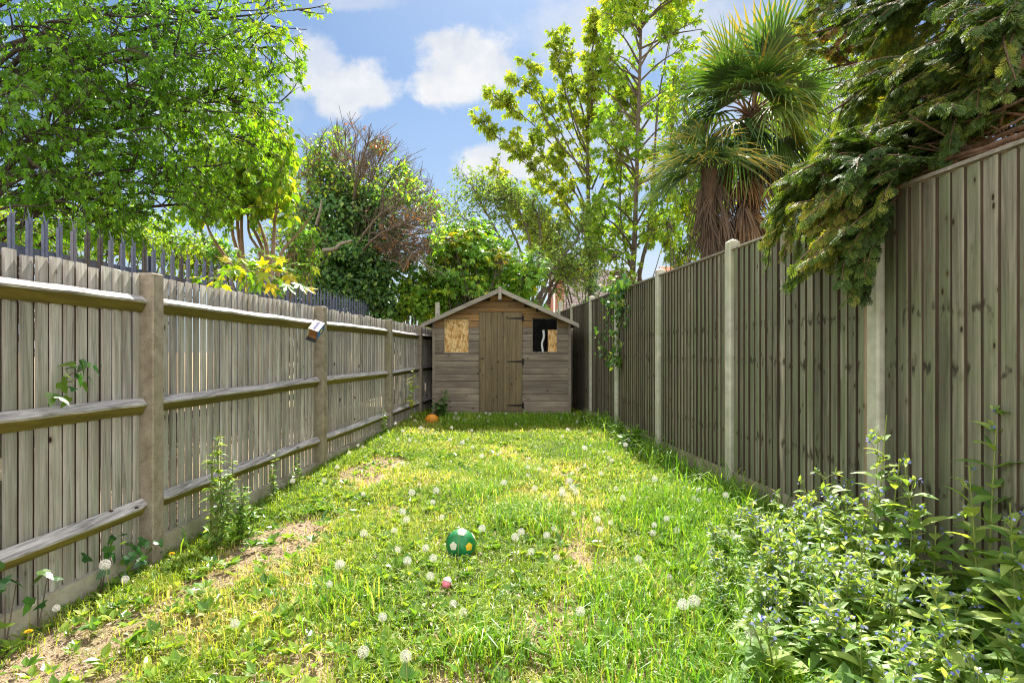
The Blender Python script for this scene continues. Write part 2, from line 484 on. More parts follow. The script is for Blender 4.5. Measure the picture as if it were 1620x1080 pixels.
# ================================================================== ground sheet
def build_ground():
    xs = np.unique(np.concatenate([np.linspace(-3.2, 3.2, 90), np.array([-400, -150, -60, -25, -12, -7, -4.5, 4.5, 7, 12, 25, 60, 150, 400.])]))
    ys = np.unique(np.concatenate([np.linspace(-1, 13, 170), np.array([-300, -100, -30, -10, -3, 15, 18, 25, 40, 80, 160, 400, 700.])]))
    X, Y = np.meshgrid(xs, ys); Z = gz(X, Y)
    V = np.stack([X, Y, Z], -1).reshape(-1, 3)
    nx, ny = len(xs), len(ys)
    i = np.arange(nx * ny).reshape(ny, nx)
    Q = np.stack([i[:-1, :-1], i[:-1, 1:], i[1:, 1:], i[1:, :-1]], -1).reshape(-1, 4)
    mb = MB(); mb.add(V, Q)
    o = mb.build('ground', M['ground'], smooth=True)
    tag(o, 'dry lawn soil with tan bare patches between the two fences', kind='structure')
build_ground()

# ================================================================== left fence
SL = .0725
dL = np.array([SL, 1.0, 0]) / math.hypot(SL, 1); nL = np.array([dL[1], -dL[0], 0])
OL = np.array([-2.199 - SL * 3.647, 0, 0])
def TL(V):
    V = np.asarray(V, float)   # (n along normal, u along fence, z)
    return OL + V[:, 0:1] * nL + V[:, 1:2] * dL + V[:, 2:3] * np.array([0, 0, 1.])
def left_fence():
    rng = np.random.default_rng(4)
    root = thing('closeboard_fence', 'weathered grey board fence with three thick horizontal rails and brown concrete posts', 'fence', OL + dL * 3.65)
    posts = [1.03, 3.69, 6.35, 8.92, 10.93, 13.45]
    tops = 1.565
    for k, u in enumerate(posts):
        mb = MB(); cbox(mb, (-.05, u - .045, -.35), (.064, u + .058, tops + .005), .007, rng.random(), T=TL)
        mb.build('post', M['concrete_brown'], root)
    bots = [-.085, -.055, -.02, .0, .0]
    for k in range(5):
        u0, u1 = posts[k] + .058, posts[k + 1] - .045
        if k == 0: u0 = .2
        mb = MB(); u = u0 + .004
        while u < u1 - .02:
            w = min(.0785 + rng.normal() * .0016, u1 - u)
            if u + .095 < u1:   # lap behind the joint; a few joints have opened up
                zb2 = bots[k] + .01
                spans = [(zb2, tops - .03)]
                if rng.random() < .09:
                    c0 = rng.uniform(.25, 1.2); spans = [(zb2, c0), (c0 + rng.uniform(.03, .16), tops - .03)]
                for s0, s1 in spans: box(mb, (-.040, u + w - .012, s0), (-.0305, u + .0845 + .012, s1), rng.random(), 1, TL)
            zt = tops - .002 + rng.normal() * .005; zb = bots[k] + rng.normal() * .004
            t = rng.normal() * .0012
            prof = [(-.004 + t, u), (-.020 + t, u), (-.030 + t, u + w), (-.022 + t, u + w)]
            lean = rng.normal() * .002
            V = [[n, uu, zb] for n, uu in prof] + [[n, uu + lean, zt + (rng.normal() * .002)] for n, uu in prof]
            mb.add(TL(V), [[0, 1, 2, 3], [7, 6, 5, 4], [0, 4, 5, 1], [1, 5, 6, 2], [2, 6, 7, 3], [3, 7, 4, 0]], rng.random())
            u += .0845
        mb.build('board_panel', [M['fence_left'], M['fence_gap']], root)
        for zt in (1.427, .832, .228):
            mb = MB(); S = 40
            us = np.linspace(u0 + (.0 if k else 0), u1, S)
            wob = (fbm(us * 3 + k * 9 + zt * 31, us * 0 + zt, 8, 3) - .5) * .012
            zz = zt + wob + .006 * np.sin(us * 1.3 + zt * 7)
            # splayed ends of the rail are cut to a taper at the posts
            pr = np.clip(np.minimum(us - u0, u1 - us) / .07, 0, 1) * .03 + .028
            a = np.stack([us * 0 - .003, us, zz], 1); b = np.stack([pr, us, zz - .034 + wob * .4], 1); c = np.stack([pr - .006, us, zz - .046], 1); d = np.stack([us * 0 - .003, us, zz - .098], 1)
            V = TL(np.concatenate([a, b, c, d]))
            i = np.arange(S - 1)
            q = lambda p, r: np.stack([p * S + i, p * S + i + 1, r * S + i + 1, r * S + i], 1)
            rr = rng.random()
            mb.add(V, np.concatenate([q(0, 1), q(1, 2)]), rr, 0)
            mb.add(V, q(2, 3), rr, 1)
            mb.add(V, [[0, S, 2 * S, 3 * S], [4 * S - 1, 3 * S - 1, 2 * S - 1, S - 1]], rr, 0)
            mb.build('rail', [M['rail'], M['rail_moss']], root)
        mb = MB(); box(mb, (-.036, u0, -.42), (.016, u1, bots[k] + .012), rng.random(), T=TL)
        mb.build('gravel_board', M['concrete_gravel'], root)
    return root
M['concrete_gravel'] = mat_noise('weathered_gravel_board_concrete', [(.3, (.30, .27, .21)), (.7, (.48, .44, .36))], 9, speck=(150, (.12, .10, .08), .64), bump=.5, bdist=.004, stain=(.22, .20, .13))
left_fence()

# ================================================================== right fence
SR = -.0973
dR = np.array([SR, 1.0, 0]) / math.hypot(SR, 1); nR = np.array([-dR[1], dR[0], 0])
OR = np.array([2.42, 0, 0])
def TR(V):
    V = np.asarray(V, float)
    return OR + V[:, 0:1] * nR + V[:, 1:2] * dR + V[:, 2:3] * np.array([0, 0, 1.])
def right_fence():
    rng = np.random.default_rng(9)
    root = thing('panel_fence', 'tall olive brown close boarded fence with slim pale concrete posts', 'fence', OR + dR * 3.5)
    posts = [1.66, 3.48, 5.31, 7.16, 8.98, 10.66, 12.35, 14.1]
    for u in posts:
        mb = MB(); h = 2.055 if u > 3 else 2.03
        cbox(mb, (-.055, u - .05, -.3), (.045, u + .05, h), .012, rng.random(), T=TR)
        # weathered (sloping) cap of the post
        a = [(-.043, u - .038), (.033, u - .038), (.033, u + .038), (-.043, u + .038)]
        V = [[n, uu, h - .001] for n, uu in a] + [[-.005, u, h + .022]]
        mb.addm(TR(V), [np.array([[1, 0, 4], [2, 1, 4], [3, 2, 4], [0, 3, 4]])], .5)
        mb.build('post', M['concrete_pale'], root)
    for k in range(len(posts) - 1):
        u0, u1 = posts[k] + .05, posts[k + 1] - .05
        zt0 = 1.985 if k else 1.985
        mb = MB(); u = u1
        while u > u0 + .02:       # thick edge of each board faces the camera end
            w = min(.114 + abs(rng.normal()) * .003, u - u0)
            zt = zt0 - .02 + rng.normal() * .003; zb = .075
            t = rng.normal() * .0022
            prof = [(.027 + t, u - w), (.010 + t, u - w), (.0 + t, u), (.006 + t, u)]
            prof = [(.027 + t, u - w), (.029 + t, u - w + .012), (.006 + t, u), (.0 + t, u), (.008 + t, u - w)]
            lean = np.clip(rng.normal() * .003, -.006, .006)
            V = [[n, uu, zb] for n, uu in prof] + [[n, uu + lean, zt] for n, uu in prof]
            mb.addm(TR(V), [[0, 4, 3, 2, 1], [5, 6, 7, 8, 9], np.array([[0, 1, 6, 5], [1, 2, 7, 6], [2, 3, 8, 7], [3, 4, 9, 8]])], (rr := rng.random()))
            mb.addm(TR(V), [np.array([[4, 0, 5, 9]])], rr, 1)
            u -= .0885 + np.clip(rng.normal() * .002, -.004, .004)
        # hidden back rails keep the boards together
        for z in (.35, 1.0, 1.65): box(mb, (-.045, u0, z), (-.004, u1, z + .04), .3, T=TR)
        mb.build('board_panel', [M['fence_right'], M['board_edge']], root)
        mb = MB()
        if k != 1: box(mb, (-.035, u0, zt0 - .012), (.036, u1, zt0 + .006), rng.random(), T=TR)
        else: box(mb, (-.035, u0, zt0 - .012), (.034, u1, zt0 + .004), rng.random(), T=TR)
        mb.build('capping', M['bargeboard'], root)
        for uu in (u0, u1 - .03):
            pass
        mb = MB(); box(mb, (.0, u0, .08), (.032, u0 + .026, zt0 - .014), .9, T=TR)
        mb.build('edge_batten', M['rail_tan'], root)
        mb = MB(); box(mb, (-.03, u0, -.3), (.022, u1, .074), rng.random(), T=TR)
        mb.build('gravel_board', M['concrete_brown'], root)
    return root
M['rail_tan'] = mat_wood('tan_batten', (.17, .11, .07), (.38, .27, .18), freq=30)
right_fence()

# ================================================================== back fence behind the shed
def back_fence():
    rng = np.random.default_rng(12)
    y = 13.6
    root = thing('closeboard_fence', 'plain dark board fence closing the garden behind the shed', 'fence', (0, y, 0))
    for x in (-1.66, .05, 1.08):
        mb = MB(); cbox(mb, (x - .05, y - .05, -.2), (x + .05, y + .05, 2.20 if x < 1 else 2.22), .01)
        mb.build('post', M['concrete_pale'], root)
    mb = MB(); x = -1.42
    while x < 1.0:
        box(mb, (x, y - .012, -.1), (x + .095, y + .004, 1.72 + rng.normal() * .004), rng.random()); x += .099
    mb.build('board_panel', M['fence_right'], root)
back_fence()

# ================================================================== palisade fence
def palisade():
    rng = np.random.default_rng(5)
    L2 = 4.3
    O = np.array([-L2 + SL * 0, 0, 0]); d = np.array([SL, 1, 0]) / math.hypot(SL, 1); n = np.array([d[1], -d[0], 0])
    def T(V):
        V = np.asarray(V, float); return O + V[:, 0:1] * n + V[:, 1:2] * d + V[:, 2:3] * np.array([0, 0, 1.])
    root = thing('palisade_fence', 'blue grey galvanised steel palisade fence with splayed pointed tops beyond the wooden fence', 'fence', O + d * 4)
    # one pale : W section, three splayed points
    prof = np.array([(-.034, 0), (-.020, .016), (0, .004), (.020, .016), (.034, 0)])
    def pale(u, lean, rust):
        mb = MB()
        zs = [0.0, 1.0, 2.16]
        V = []
        for z in zs:
            for a, b in prof: V.append([b, u + a + lean * z, z])
        i = np.arange(4)
        q = np.concatenate([np.stack([r * 5 + i, r * 5 + i + 1, r * 5 + 5 + i + 1, r * 5 + 5 + i], 1) for r in range(2)])
        # points : left, centre, right, bent outward (away from the garden) and apart
        lz = lean * 2.2
        V += [[-.03, u - .030 + lz, 2.235], [-.012, u + lz, 2.275], [-.03, u + .030 + lz, 2.235],
              [.0, u - .042 + lz, 2.225], [.0, u + .042 + lz, 2.225], [.01, u - .010 + lz, 2.18], [.01, u + .010 + lz, 2.18]]
        b = 10
        tr = np.array([[b, b + 1, 20], [20, b + 1, 18], [b + 1, b + 2, 20], [b + 2, 16, 20], [b + 2, 21, 16], [b + 2, b + 3, 21], [b + 3, b + 4, 19], [b + 3, 19, 21]])
        mb.addm(T(V), [q, tr], rng.random())
        o = mb.build('pale', M['galv_rust' if rust else 'galv'], root)
        sm = o.modifiers.new('thick', 'SOLIDIFY'); sm.thickness = .003
    us = np.arange(3.9, 15.2, .155)
    for k, u in enumerate(us):
        pale(u, rng.normal() * .004, k in (11, 12, 16, 20))
    for z in (.35, 1.90):
        mb = MB(); box(mb, (-.05, 3.7, z), (-.004, 15.3, z + .05), .5, T=T); box(mb, (-.010, 3.7, z - .04), (-.004, 15.3, z), .5, T=T)
        mb.build('rail', M['galv'], root)
    for u in np.arange(3.8, 15.4, 2.75):
        mb = MB(); box(mb, (-.12, u - .03, 0), (-.052, u + .03, 2.12), .5, T=T); mb.build('post', M['galv'], root)
palisade()
# ================================================================== shed
def shed():
    rng = np.random.default_rng(21)
    Y0 = 10.75; Y1 = 12.7
    xl, xr, xc = -1.39, 1.025, -.21
    zr, sl = 2.16, .4535
    root = thing('garden_shed', 'small weathered wooden shed with a plank door, two square windows and a pitched roof', 'shed', (xc, Y0, 0))
    top = lambda x: zr - abs(x - xc) * sl + .008
    dx0, dx1, dz0, dz1 = -.585, .182, .05, 1.80
    wl = (-1.205, -.757, 1.078, 1.690); wr = (.356, .804, 1.085, 1.690)
    pitch = .1175
    # ---- cladding
    mb = MB(); z = .0; k = 0
    while z < zr:
        z1 = z + pitch - .007
        segs = [(xl, xr)]
        def cut(segs, a, b):
            o = []
            for s, e in segs:
                if b <= s or a >= e: o.append((s, e)); continue
                if s < a: o.append((s, a))
                if b < e: o.append((b, e))
            return o
        zz = [z, z1]
        # split the course where an opening starts or ends inside it
        cutsz = sorted(set([z] + [c for c in (dz0, dz1, wl[2], wl[3], wr[2], wr[3]) if z < c < z1] + [z1]))
        base = rng.random(3); jx = rng.uniform(-.9, .6)
        for a, b in zip(cutsz[:-1], cutsz[1:]):
            mid = (a + b) / 2; sg = [(xl, xr)]
            if dz0 < mid < dz1: sg = cut(sg, dx0, dx1)
            if wl[2] < mid < wl[3]: sg = cut(sg, wl[0], wl[1])
            if wr[2] < mid < wr[3]: sg = cut(sg, wr[0], wr[1])
            for s, e in sg:
                # clip against the roof slope
                pts = []
                for x in np.linspace(s, e, 13):
                    pts.append((x, min(b, top(x))))
                pts = [(x, t) for x, t in pts if t > a + .002]
                if len(pts) < 2: continue
                xs = np.array([p[0] for p in pts]); ts = np.array([p[1] for p in pts]); n = len(xs)
                yo = np.full(n, Y0)
                lip = min(.010, (b - a) * .3)
                # shiplap : scooped upper edge set back, lower face proud
                V = np.concatenate([np.stack([xs, yo, np.full(n, a)], 1), np.stack([xs, yo, np.maximum(ts - .022, a + .001)], 1), np.stack([xs, yo + .008, ts], 1),
                                    np.stack([xs, yo + .018, ts], 1), np.stack([xs, yo + .018, np.full(n, a)], 1)])
                i = np.arange(n - 1)
                q = np.concatenate([np.stack([r * n + i, r * n + i + 1, ((r + 1) % 5) * n + i + 1, ((r + 1) % 5) * n + i], 1) for r in range(5)])
                honey = mid > 1.62 or (mid > 1.0 and base[2] < (.6 if mid > 1.4 else .25))
                side = 0 if (s + e) / 2 < 0 else 1
                mb.addm(V, [q, [0, n, 2 * n, 3 * n, 4 * n][::-1], [n - 1, 2 * n - 1, 3 * n - 1, 4 * n - 1, 5 * n - 1]], base[side], 1 if honey else 0)
        # backing strip seen in the groove
        z += pitch; k += 1
    mb.build('front_cladding', [M['shed_grey'], M['shed_honey']], root)
    # dark lining behind grooves (with the same openings)
    mb = MB()
    def strip(x0, x1, z0, z1): box(mb, (x0, Y0 + .0185, z0), (x1, Y0 + .030, z1), .4)
    for a, b in ((xl + .01, wl[0]), (wl[1], dx0), (dx1, wr[0]), (wr[1], xr - .01)): strip(a, b, .0, 1.62)
    strip(wl[0], wl[1], 0, wl[2]); strip(wr[0], wr[1], 0, wr[2])
    mb.build('lining', M['dark_wood'], root)
    mb2 = MB()
    for x0, x1, z0 in ((xl + .02, wl[0] - .0, 1.62), (wl[1], wr[0], 1.80), (wr[1], xr - .02, 1.62), (wl[0], wl[1], 1.70), (wr[0], wr[1], 1.70)):
        xs = np.linspace(x0, x1, 9)
        xs = np.unique(np.append(xs, xc) if x0 < xc < x1 else xs)
        n = len(xs)
        tt = np.maximum(np.array([top(x) for x in xs]) - .012, z0 + .001)
        a = np.stack([xs, xs * 0 + Y0 + .0315, xs * 0 + z0], 1); b = np.stack([xs, xs * 0 + Y0 + .0315, tt], 1)
        i = np.arange(n - 1)
        mb2.add(np.concatenate([a, b]), np.stack([i, i + 1, n + i + 1, n + i], 1), .4)
    mb2.build('gable_lining', M['dark_wood'], root)
    # ---- side and back walls
    for x in (xl, xr):
        mb = MB(); z = 0; s = 1 if x > 0 else -1
        while z < 1.62:
            x0, x1 = (x - .02, x) if s > 0 else (x, x + .02)
            box(mb, (x0, Y0 + .045, z), (x1, Y1, min(z + pitch - .006, 1.645)), rng.random()); z += pitch
        box(mb, (min(x, x - s * .035), Y0 + .05, 0), (max(x - s * .022, x - s * .035), Y1 - .03, 1.648), .5)
        mb.build('side_wall', M['shed_grey'], root)
    mb = MB(); box(mb, (xl + .025, Y1 - .025, 0), (xr - .025, Y1, 1.62), .3)
    mb.addm([[xl - .03, Y1 - .012, 1.6], [xr + .03, Y1 - .012, 1.6], [xc, Y1 - .012, zr + .02], [xl - .03, Y1 - .002, 1.6], [xr + .03, Y1 - .002, 1.6], [xc, Y1 - .002, zr + .02]],
            [np.array([[0, 1, 2], [5, 4, 3]])], .3)
    mb.build('back_wall', M['dark_wood'], root)
    mb = MB(); box(mb, (xl + .03, Y0 + .06, .01), (xr - .03, Y1 - .03, .045), .5); mb.build('floor', M['dark_wood'], root)
    # ---- bearers under the shed
    for x in (-1.2, -.2, .85):
        mb = MB(); box(mb, (x - .04, Y0 + .02, -.12), (x + .04, Y1 - .05, -.004), .5); mb.build('bearer', M['dark_wood'], root)
    # ---- corner strips
    for x in (xl - .012, xr - .03):
        mb = MB(); box(mb, (x, Y0 - .012, 0), (x + .042, Y0 - .0005, top(x + .02) - .03), .6); mb.build('corner_strip', M['shed_grey'], root)
    # ---- roof
    ov = .165
    ex0, ex1 = -1.565, 1.155
    yf, yb = Y0 - .17, Y1 + .1
    roof = None
    for s, ex in ((-1, ex0), (1, ex1)):
        mb = MB(); zt = zr + .012; ze = zt - abs(ex - xc) * sl
        V = [[xc, yf, zt], [ex, yf, ze], [ex, yb, ze], [xc, yb, zt], [xc, yf, zt + .022], [ex, yf, ze + .022], [ex, yb, ze + .022], [xc, yb, zt + .022]]
        mb.add(V, BOXF, .5); o = mb.build('roof', M['felt'], root)
    for s, ex in ((-1, ex0 - .008), (1, ex1 + .008)):
        mb = MB(); zt = zr + .045; ze = zt - abs(ex - xc) * sl
        h = .082
        V = [[xc, yf - .024, zt - h], [ex, yf - .024, ze - h + .012], [ex, yf - .002, ze - h + .012], [xc, yf - .002, zt - h], [xc, yf - .024, zt], [ex, yf - .024, ze], [ex, yf - .002, ze], [xc, yf - .002, zt]]
        V[0][0] = V[3][0] = V[4][0] = V[7][0] = xc + s * .001
        mb.add(V, BOXF, .3 + .4 * (s > 0)); mb.build('bargeboard', M['bargeboard'], root)
    mb = MB(); cbox(mb, (xc - .028, yf - .045, zr - .155), (xc + .028, yf - .0255, zr + .062), .005, .7); mb.build('finial', M['bargeboard'], root)
    mb = MB(); cbox(mb, (xc - .022, Y0 - .15, zr - .17), (xc + .022, Y0 - .001, zr - .115), .006); mb.build('light_bracket', M['galv'], root)
    # ---- door
    mb = MB(); n = 7; w = (dx1 - dx0 - .012) / n
    for i in range(n):
        x = dx0 + .006 + i * w
        cbox(mb, (x + .0015, Y0 - .010, dz0 + .004), (x + w - .0015, Y0 + .010, dz1 - .006), .0025, rng.random())
    box(mb, (dx0 + .01, Y0 + .011, dz0 + .01), (dx1 - .01, Y0 + .017, dz1 - .01), .4)
    door = mb.build('door', M['shed_door'], root)
    for z in (1.685, .925, .155):
        mb = MB()
        V = np.array([[dx1 - .005, 0, z - .020], [dx1 - .27, 0, z - .007], [dx1 - .285, 0, z], [dx1 - .27, 0, z + .007], [dx1 - .005, 0, z + .020]])
        A = V + [0, Y0 - .0165, 0]; B = V + [0, Y0 - .0105, 0]
        i = np.arange(5); j = (i + 1) % 5
        mb.addm(np.concatenate([A, B]), [[4, 3, 2, 1, 0], [5, 6, 7, 8, 9], np.stack([i, j, j + 5, i + 5], 1)], .5)
        box(mb, (dx1 + .006, Y0 - .014, z - .05), (dx1 + .030, Y0 - .001, z + .05), .5)
        batch_tubes(mb, [[dx1 + .001, Y0 - .014, z - .05], [dx1 + .001, Y0 - .014, z + .05]], .009, 6, .5)
        mb.build('hinge', M['iron'], door)
    mb = MB(); batch_tubes(mb, [[dx0 + .055, Y0 - .011, .98], [dx0 + .055, Y0 - .022, .98]], .014, 8, .5, cap=True); mb.build('lock_plate', M['iron'], door)
    # ---- windows
    for wi, (x0, x1, z0, z1) in enumerate((wl, wr)):
        mb = MB(); t = .011
        for lo, hi in (((x0 - .004, z0 - .004), (x0 + t, z1 + .004)), ((x1 - t, z0 - .004), (x1 + .004, z1 + .004)), ((x0 + t, z0 - .004), (x1 - t, z0 + t)), ((x0 + t, z1 - t), (x1 - t, z1 + .004))):
            box(mb, (lo[0], Y0 + .0195 + .012, lo[1]), (hi[0], Y0 + .043, hi[1]), .3)
        win = mb.build('window', M['bargeboard'], root)
        mb = MB(); box(mb, (x0 + t + .0005, Y0 + .034, z0 + t + .0005), (x1 - t - .0005, Y0 + .0375, z1 - t - .0005)); mb.build('pane', M['pane'], win)
    # sheets of strand board stood up inside behind the panes
    mb = MB(); box(mb, (wl[0] + .06, Y0 + .050, 1.03), (wl[1] + .02, Y0 + .062, 1.74), .3); box(mb, (wl[0] - .03, Y0 + .066, 1.03), (wl[0] + .13, Y0 + .078, 1.74), .6)
    b1 = mb.build('strand_board', M['osb'], None, loc=(-.98, Y0 + .06, 1.4))
    tag(b1, 'orange strand board filling the shed window that is above the orange ball', 'board')
    b1 = None
    mb = MB(); box(mb, (.636, Y0 + .055, .95), (.86, Y0 + .067, 1.485), .3)
    b2 = mb.build('strand_board', M['osb'], None, loc=(.74, Y0 + .06, 1.25))
    tag(b2, 'narrow piece of orange strand board behind the half dark shed window', 'board')
    mb = MB(); p = smooth_path([(.555, Y0 + .07, 1.48), (.565, Y0 + .07, 1.36), (.530, Y0 + .07, 1.24), (.545, Y0 + .07, 1.12), (.54, Y0 + .07, 1.0)], 14)
    batch_tubes(mb, p, np.linspace(.022, .017, 14), 6, .5)
    b3 = mb.build('white_strap', M['white_paint'], None, loc=(.545, Y0 + .07, 1.2)); tag(b3, 'crumpled white strap hanging inside the half dark shed window', 'strap')
shed()

# ================================================================== houses far behind
def house():
    root = thing('brick_house', 'red brick house with a long brown tiled roof half hidden by trees', 'house', (4.5, 34, 0))
    y0, y1 = 31.5, 38.; x0, x1 = 2.35, 7.3; ze = 3.3; zr = 5.65; ym = (y0 + y1) / 2
    mb = MB(); box(mb, (x0, y0, -.2), (x1, y1, ze), .5); 
    mb.addm([[x0, y0, ze], [x0, y1, ze], [x0, ym, zr - .1], [x1, y0, ze], [x1, y1, ze], [x1, ym, zr - .1]], [np.array([[0, 2, 1], [3, 4, 5]])], .5)
    mb.build('wall', M['brick'], root)
    mb = MB()
    for a, b in ((y0 - .4, ym), (y1 + .4, ym)):
        dz = (zr - ze) / (ym - y0) * .4
        V = [[x0 - .2, a, ze - dz], [x1 + 1.0, a, ze - dz], [x1 - .7, b, zr], [x0 - .2, b, zr]]
        V2 = [[p, q, r + .1] for p, q, r in V]
        mb.add(V + V2, BOXF, .5)
    mb.addm([[x1 + 1., y0 - .4, ze - .2], [x1 + 1., y1 + .4, ze - .2], [x1 - .7, ym, zr + .1]], [np.array([[0, 1, 2]])], .5)
    rf = mb.build('roof', M['roof_tile'], root)
    mb = MB(); box(mb, (x0 - .24, y0 - .55, ze - .45), (x0 - .16, y0 - .42, ze + 1.9), .5)
    mb.build('fascia', M['white_paint'], root)
    mb = MB(); cbox(mb, (x0 - .14, y0 - .42, ze - .3), (x0 + .3, y0 + .1, ze + 1.85), .02); mb.build('chimney', M['brick'], rf)
    for x in (3.2, 5.4):
        mb = MB(); box(mb, (x, y0 - .03, 1.4), (x + 1.1, y0 - .005, 2.5), .5); w = mb.build('window', M['white_paint'], root)
        mb = MB(); box(mb, (x + .06, y0 - .045, 1.46), (x + .52, y0 - .032, 2.44), .5); box(mb, (x + .58, y0 - .045, 1.46), (x + 1.04, y0 - .032, 2.44), .5); mb.build('pane', M['glass_dark'], w)
    root = thing('brick_house', 'distant house with a bright orange tiled roof showing over the slim concrete posts', 'house', (9.5, 36, 0))
    mb = MB(); box(mb, (8.6, 33.2, -.2), (12.2, 38, 4.4), .5); mb.build('wall', M['brick'], root)
    mb = MB(); V = [[8.3, 32.8, 4.3], [12.5, 32.8, 4.3], [12.2, 35.6, 5.95], [8.6, 35.6, 5.95]]
    mb.add(V + [[p, q, r + .1] for p, q, r in V], BOXF, .5)
    V = [[8.3, 38.4, 4.3], [12.5, 38.4, 4.3], [12.2, 35.6, 5.95], [8.6, 35.6, 5.95]]
    mb.add(V + [[p, q, r + .1] for p, q, r in V], BOXF, .5)
    mb.build('roof', M['roof_orange'], root)
house()

# ================================================================== toys and litter
def felt_ball():
    p = PGZ(729, 882); r = .092
    c = p + [0, 0, r * .93]
    root = thing('toy_ball', 'green plastic football with white and yellow pentagon patches lying on the lawn', 'ball', p)
    M['ball_green'] = mat_noise('green_ball_skin', [(.3, (.008, .15, .04)), (.7, (.016, .24, .068))], 30, rough=.42, spec=.45, bump=.08, bdist=.003)
    M['ball_white'] = mat_noise('off_white_patch', [(.3, (.62, .56, .46)), (.7, (.76, .71, .60))], 40, rough=.6, bump=.1)
    M['ball_yellow'] = mat_noise('yellow_patch', [(.3, (.72, .45, .02)), (.7, (.85, .58, .04))], 40, rough=.6, bump=.1)
    M['ball_black'] = mat_noise('black_patch', [(.3, (.01, .01, .012)), (.7, (.02, .02, .022))], 40, rough=.6, bump=.1)
    n, m = 48, 28
    th = np.linspace(0, 2 * np.pi, n, endpoint=False); ph = np.linspace(.0005, np.pi - .0005, m)
    PH, TH = np.meshgrid(ph, th, indexing='ij')
    dirs = np.stack([np.sin(PH) * np.cos(TH), np.sin(PH) * np.sin(TH), np.cos(PH)], -1)
    # icosahedral layout of the patches, turned so three face the path
    phi = (1 + 5 ** .5) / 2
    ic = nrm(np.array([(0, a, b * phi) for a in (-1, 1) for b in (-1, 1)] + [(a, b * phi, 0) for a in (-1, 1) for b in (-1, 1)] + [(b * phi, 0, a) for a in (-1, 1) for b in (-1, 1)], float))
    f1 = nrm(np.array([-.42, -.88, .12])); 
    A = np.array(Vector(ic[0]).rotation_difference(Vector(f1)).to_matrix()); ic = ic @ A.T
    best = None
    up = nrm(np.array([.08, -.45, .88]))
    for t in np.linspace(0, 2 * np.pi, 180):
        R = np.array(__import__('mathutils').Matrix.Rotation(t, 3, Vector(f1)))
        q = ic @ R.T; s = (q @ up).max()
        if best is None or s > best[0]: best = (s, q)
    ic = best[1]
    rad = r * (1 - .02 * np.cos(PH) ** 2) + .0012 * np.sin(TH * 3 + PH * 4)
    V = c + dirs * rad[..., None]
    i = np.arange(n); Q = []
    for a in range(m - 1):
        Q.append(np.stack([a * n + i, a * n + n + i, a * n + n + (i + 1) % n, a * n + (i + 1) % n], 1))
    mb = MB(); mb.add(V.reshape(-1, 3), np.concatenate(Q), .5)
    mb.build('skin', M['ball_green'], root, smooth=True)
    order = np.argsort(-(ic @ f1))
    for k in range(12):
        a = ic[k]; u = nrm(np.cross(a, [0.3, .2, 1])); w = np.cross(a, u)
        mb = MB(); rings = [(0, 1)]
        V = [c + a * (r * 1.012)]
        for rr in (.16, .29, .315):
            for j in range(5):
                for h in range(3):
                    t0 = 2 * np.pi * j / 5; t1 = 2 * np.pi * (j + 1) / 5; s = h / 3
                    d = (np.cos(t0) * u + np.sin(t0) * w) * (1 - s) + (np.cos(t1) * u + np.sin(t1) * w) * s
                    dd = nrm(a + d * rr * 1.0)
                    V.append(c + dd * (r * (1.012 if rr < .3 else .985)))
        Q = []; nn = 15
        tri = [[0, 1 + j, 1 + (j + 1) % nn] for j in range(nn)]
        for b in range(2):
            Q += [[1 + b * nn + j, 1 + b * nn + nn + j, 1 + b * nn + nn + (j + 1) % nn, 1 + b * nn + (j + 1) % nn] for j in range(nn)]
        right = a[0] > .25 and a[1] < .1 and a[2] < .4
        left = a[0] < -.5 and a[2] > .2
        mat = M['ball_yellow'] if right else (M['ball_black'] if left else M['ball_white'])
        mb.addm(V, [np.array(tri), np.array(Q)], .5); mb.build('patch', mat, root, smooth=False)
felt_ball()

def pink_toy():
    p = PGZ(704, 943); r = .023
    root = thing('small_toy', 'tiny pink and white toy lying in the grass near the green ball', 'toy', p)
    M['pink'] = mat_noise('pink_plastic', [(.3, (.72, .16, .22)), (.7, (.85, .25, .32))], 30, rough=.4, spec=.5, bump=.02)
    M['toy_white'] = mat_noise('white_plastic', [(.3, (.80, .76, .76)), (.7, (.88, .85, .85))], 30, rough=.4, spec=.5, bump=.02)
    def lathe(pr, n=18):
        pr = np.array(pr); th = np.linspace(0, 2 * np.pi, n, endpoint=False)
        V = np.stack([pr[:, 0][:, None] * np.cos(th), pr[:, 0][:, None] * np.sin(th), np.broadcast_to(pr[:, 1][:, None], (len(pr), n))], -1)
        i = np.arange(n)
        Q = np.concatenate([np.stack([a * n + i, a * n + (i + 1) % n, a * n + n + (i + 1) % n, a * n + n + i], 1) for a in range(len(pr) - 1)])
        return V.reshape(-1, 3), Q
    R = np.array(Euler((-.45, .35, 0)).to_matrix())
    mb = MB(); V, Q = lathe([(.001, 0), (.017, 0), (.022, .012), (.024, .026), (.020, .030), (.001, .030)]); mb.add(V @ R.T + p + [0, 0, .045], Q); mb.build('cup', M['pink'], root, smooth=True)
    mb = MB(); V, Q = lathe([(.001, .0305), (.023, .031), (.025, .036), (.020, .043), (.019, .046), (.012, .053), (.001, .056)]); mb.add(V @ R.T + p + [0, 0, .045], Q); mb.build('swirl', M['toy_white'], root, smooth=True)
pink_toy()

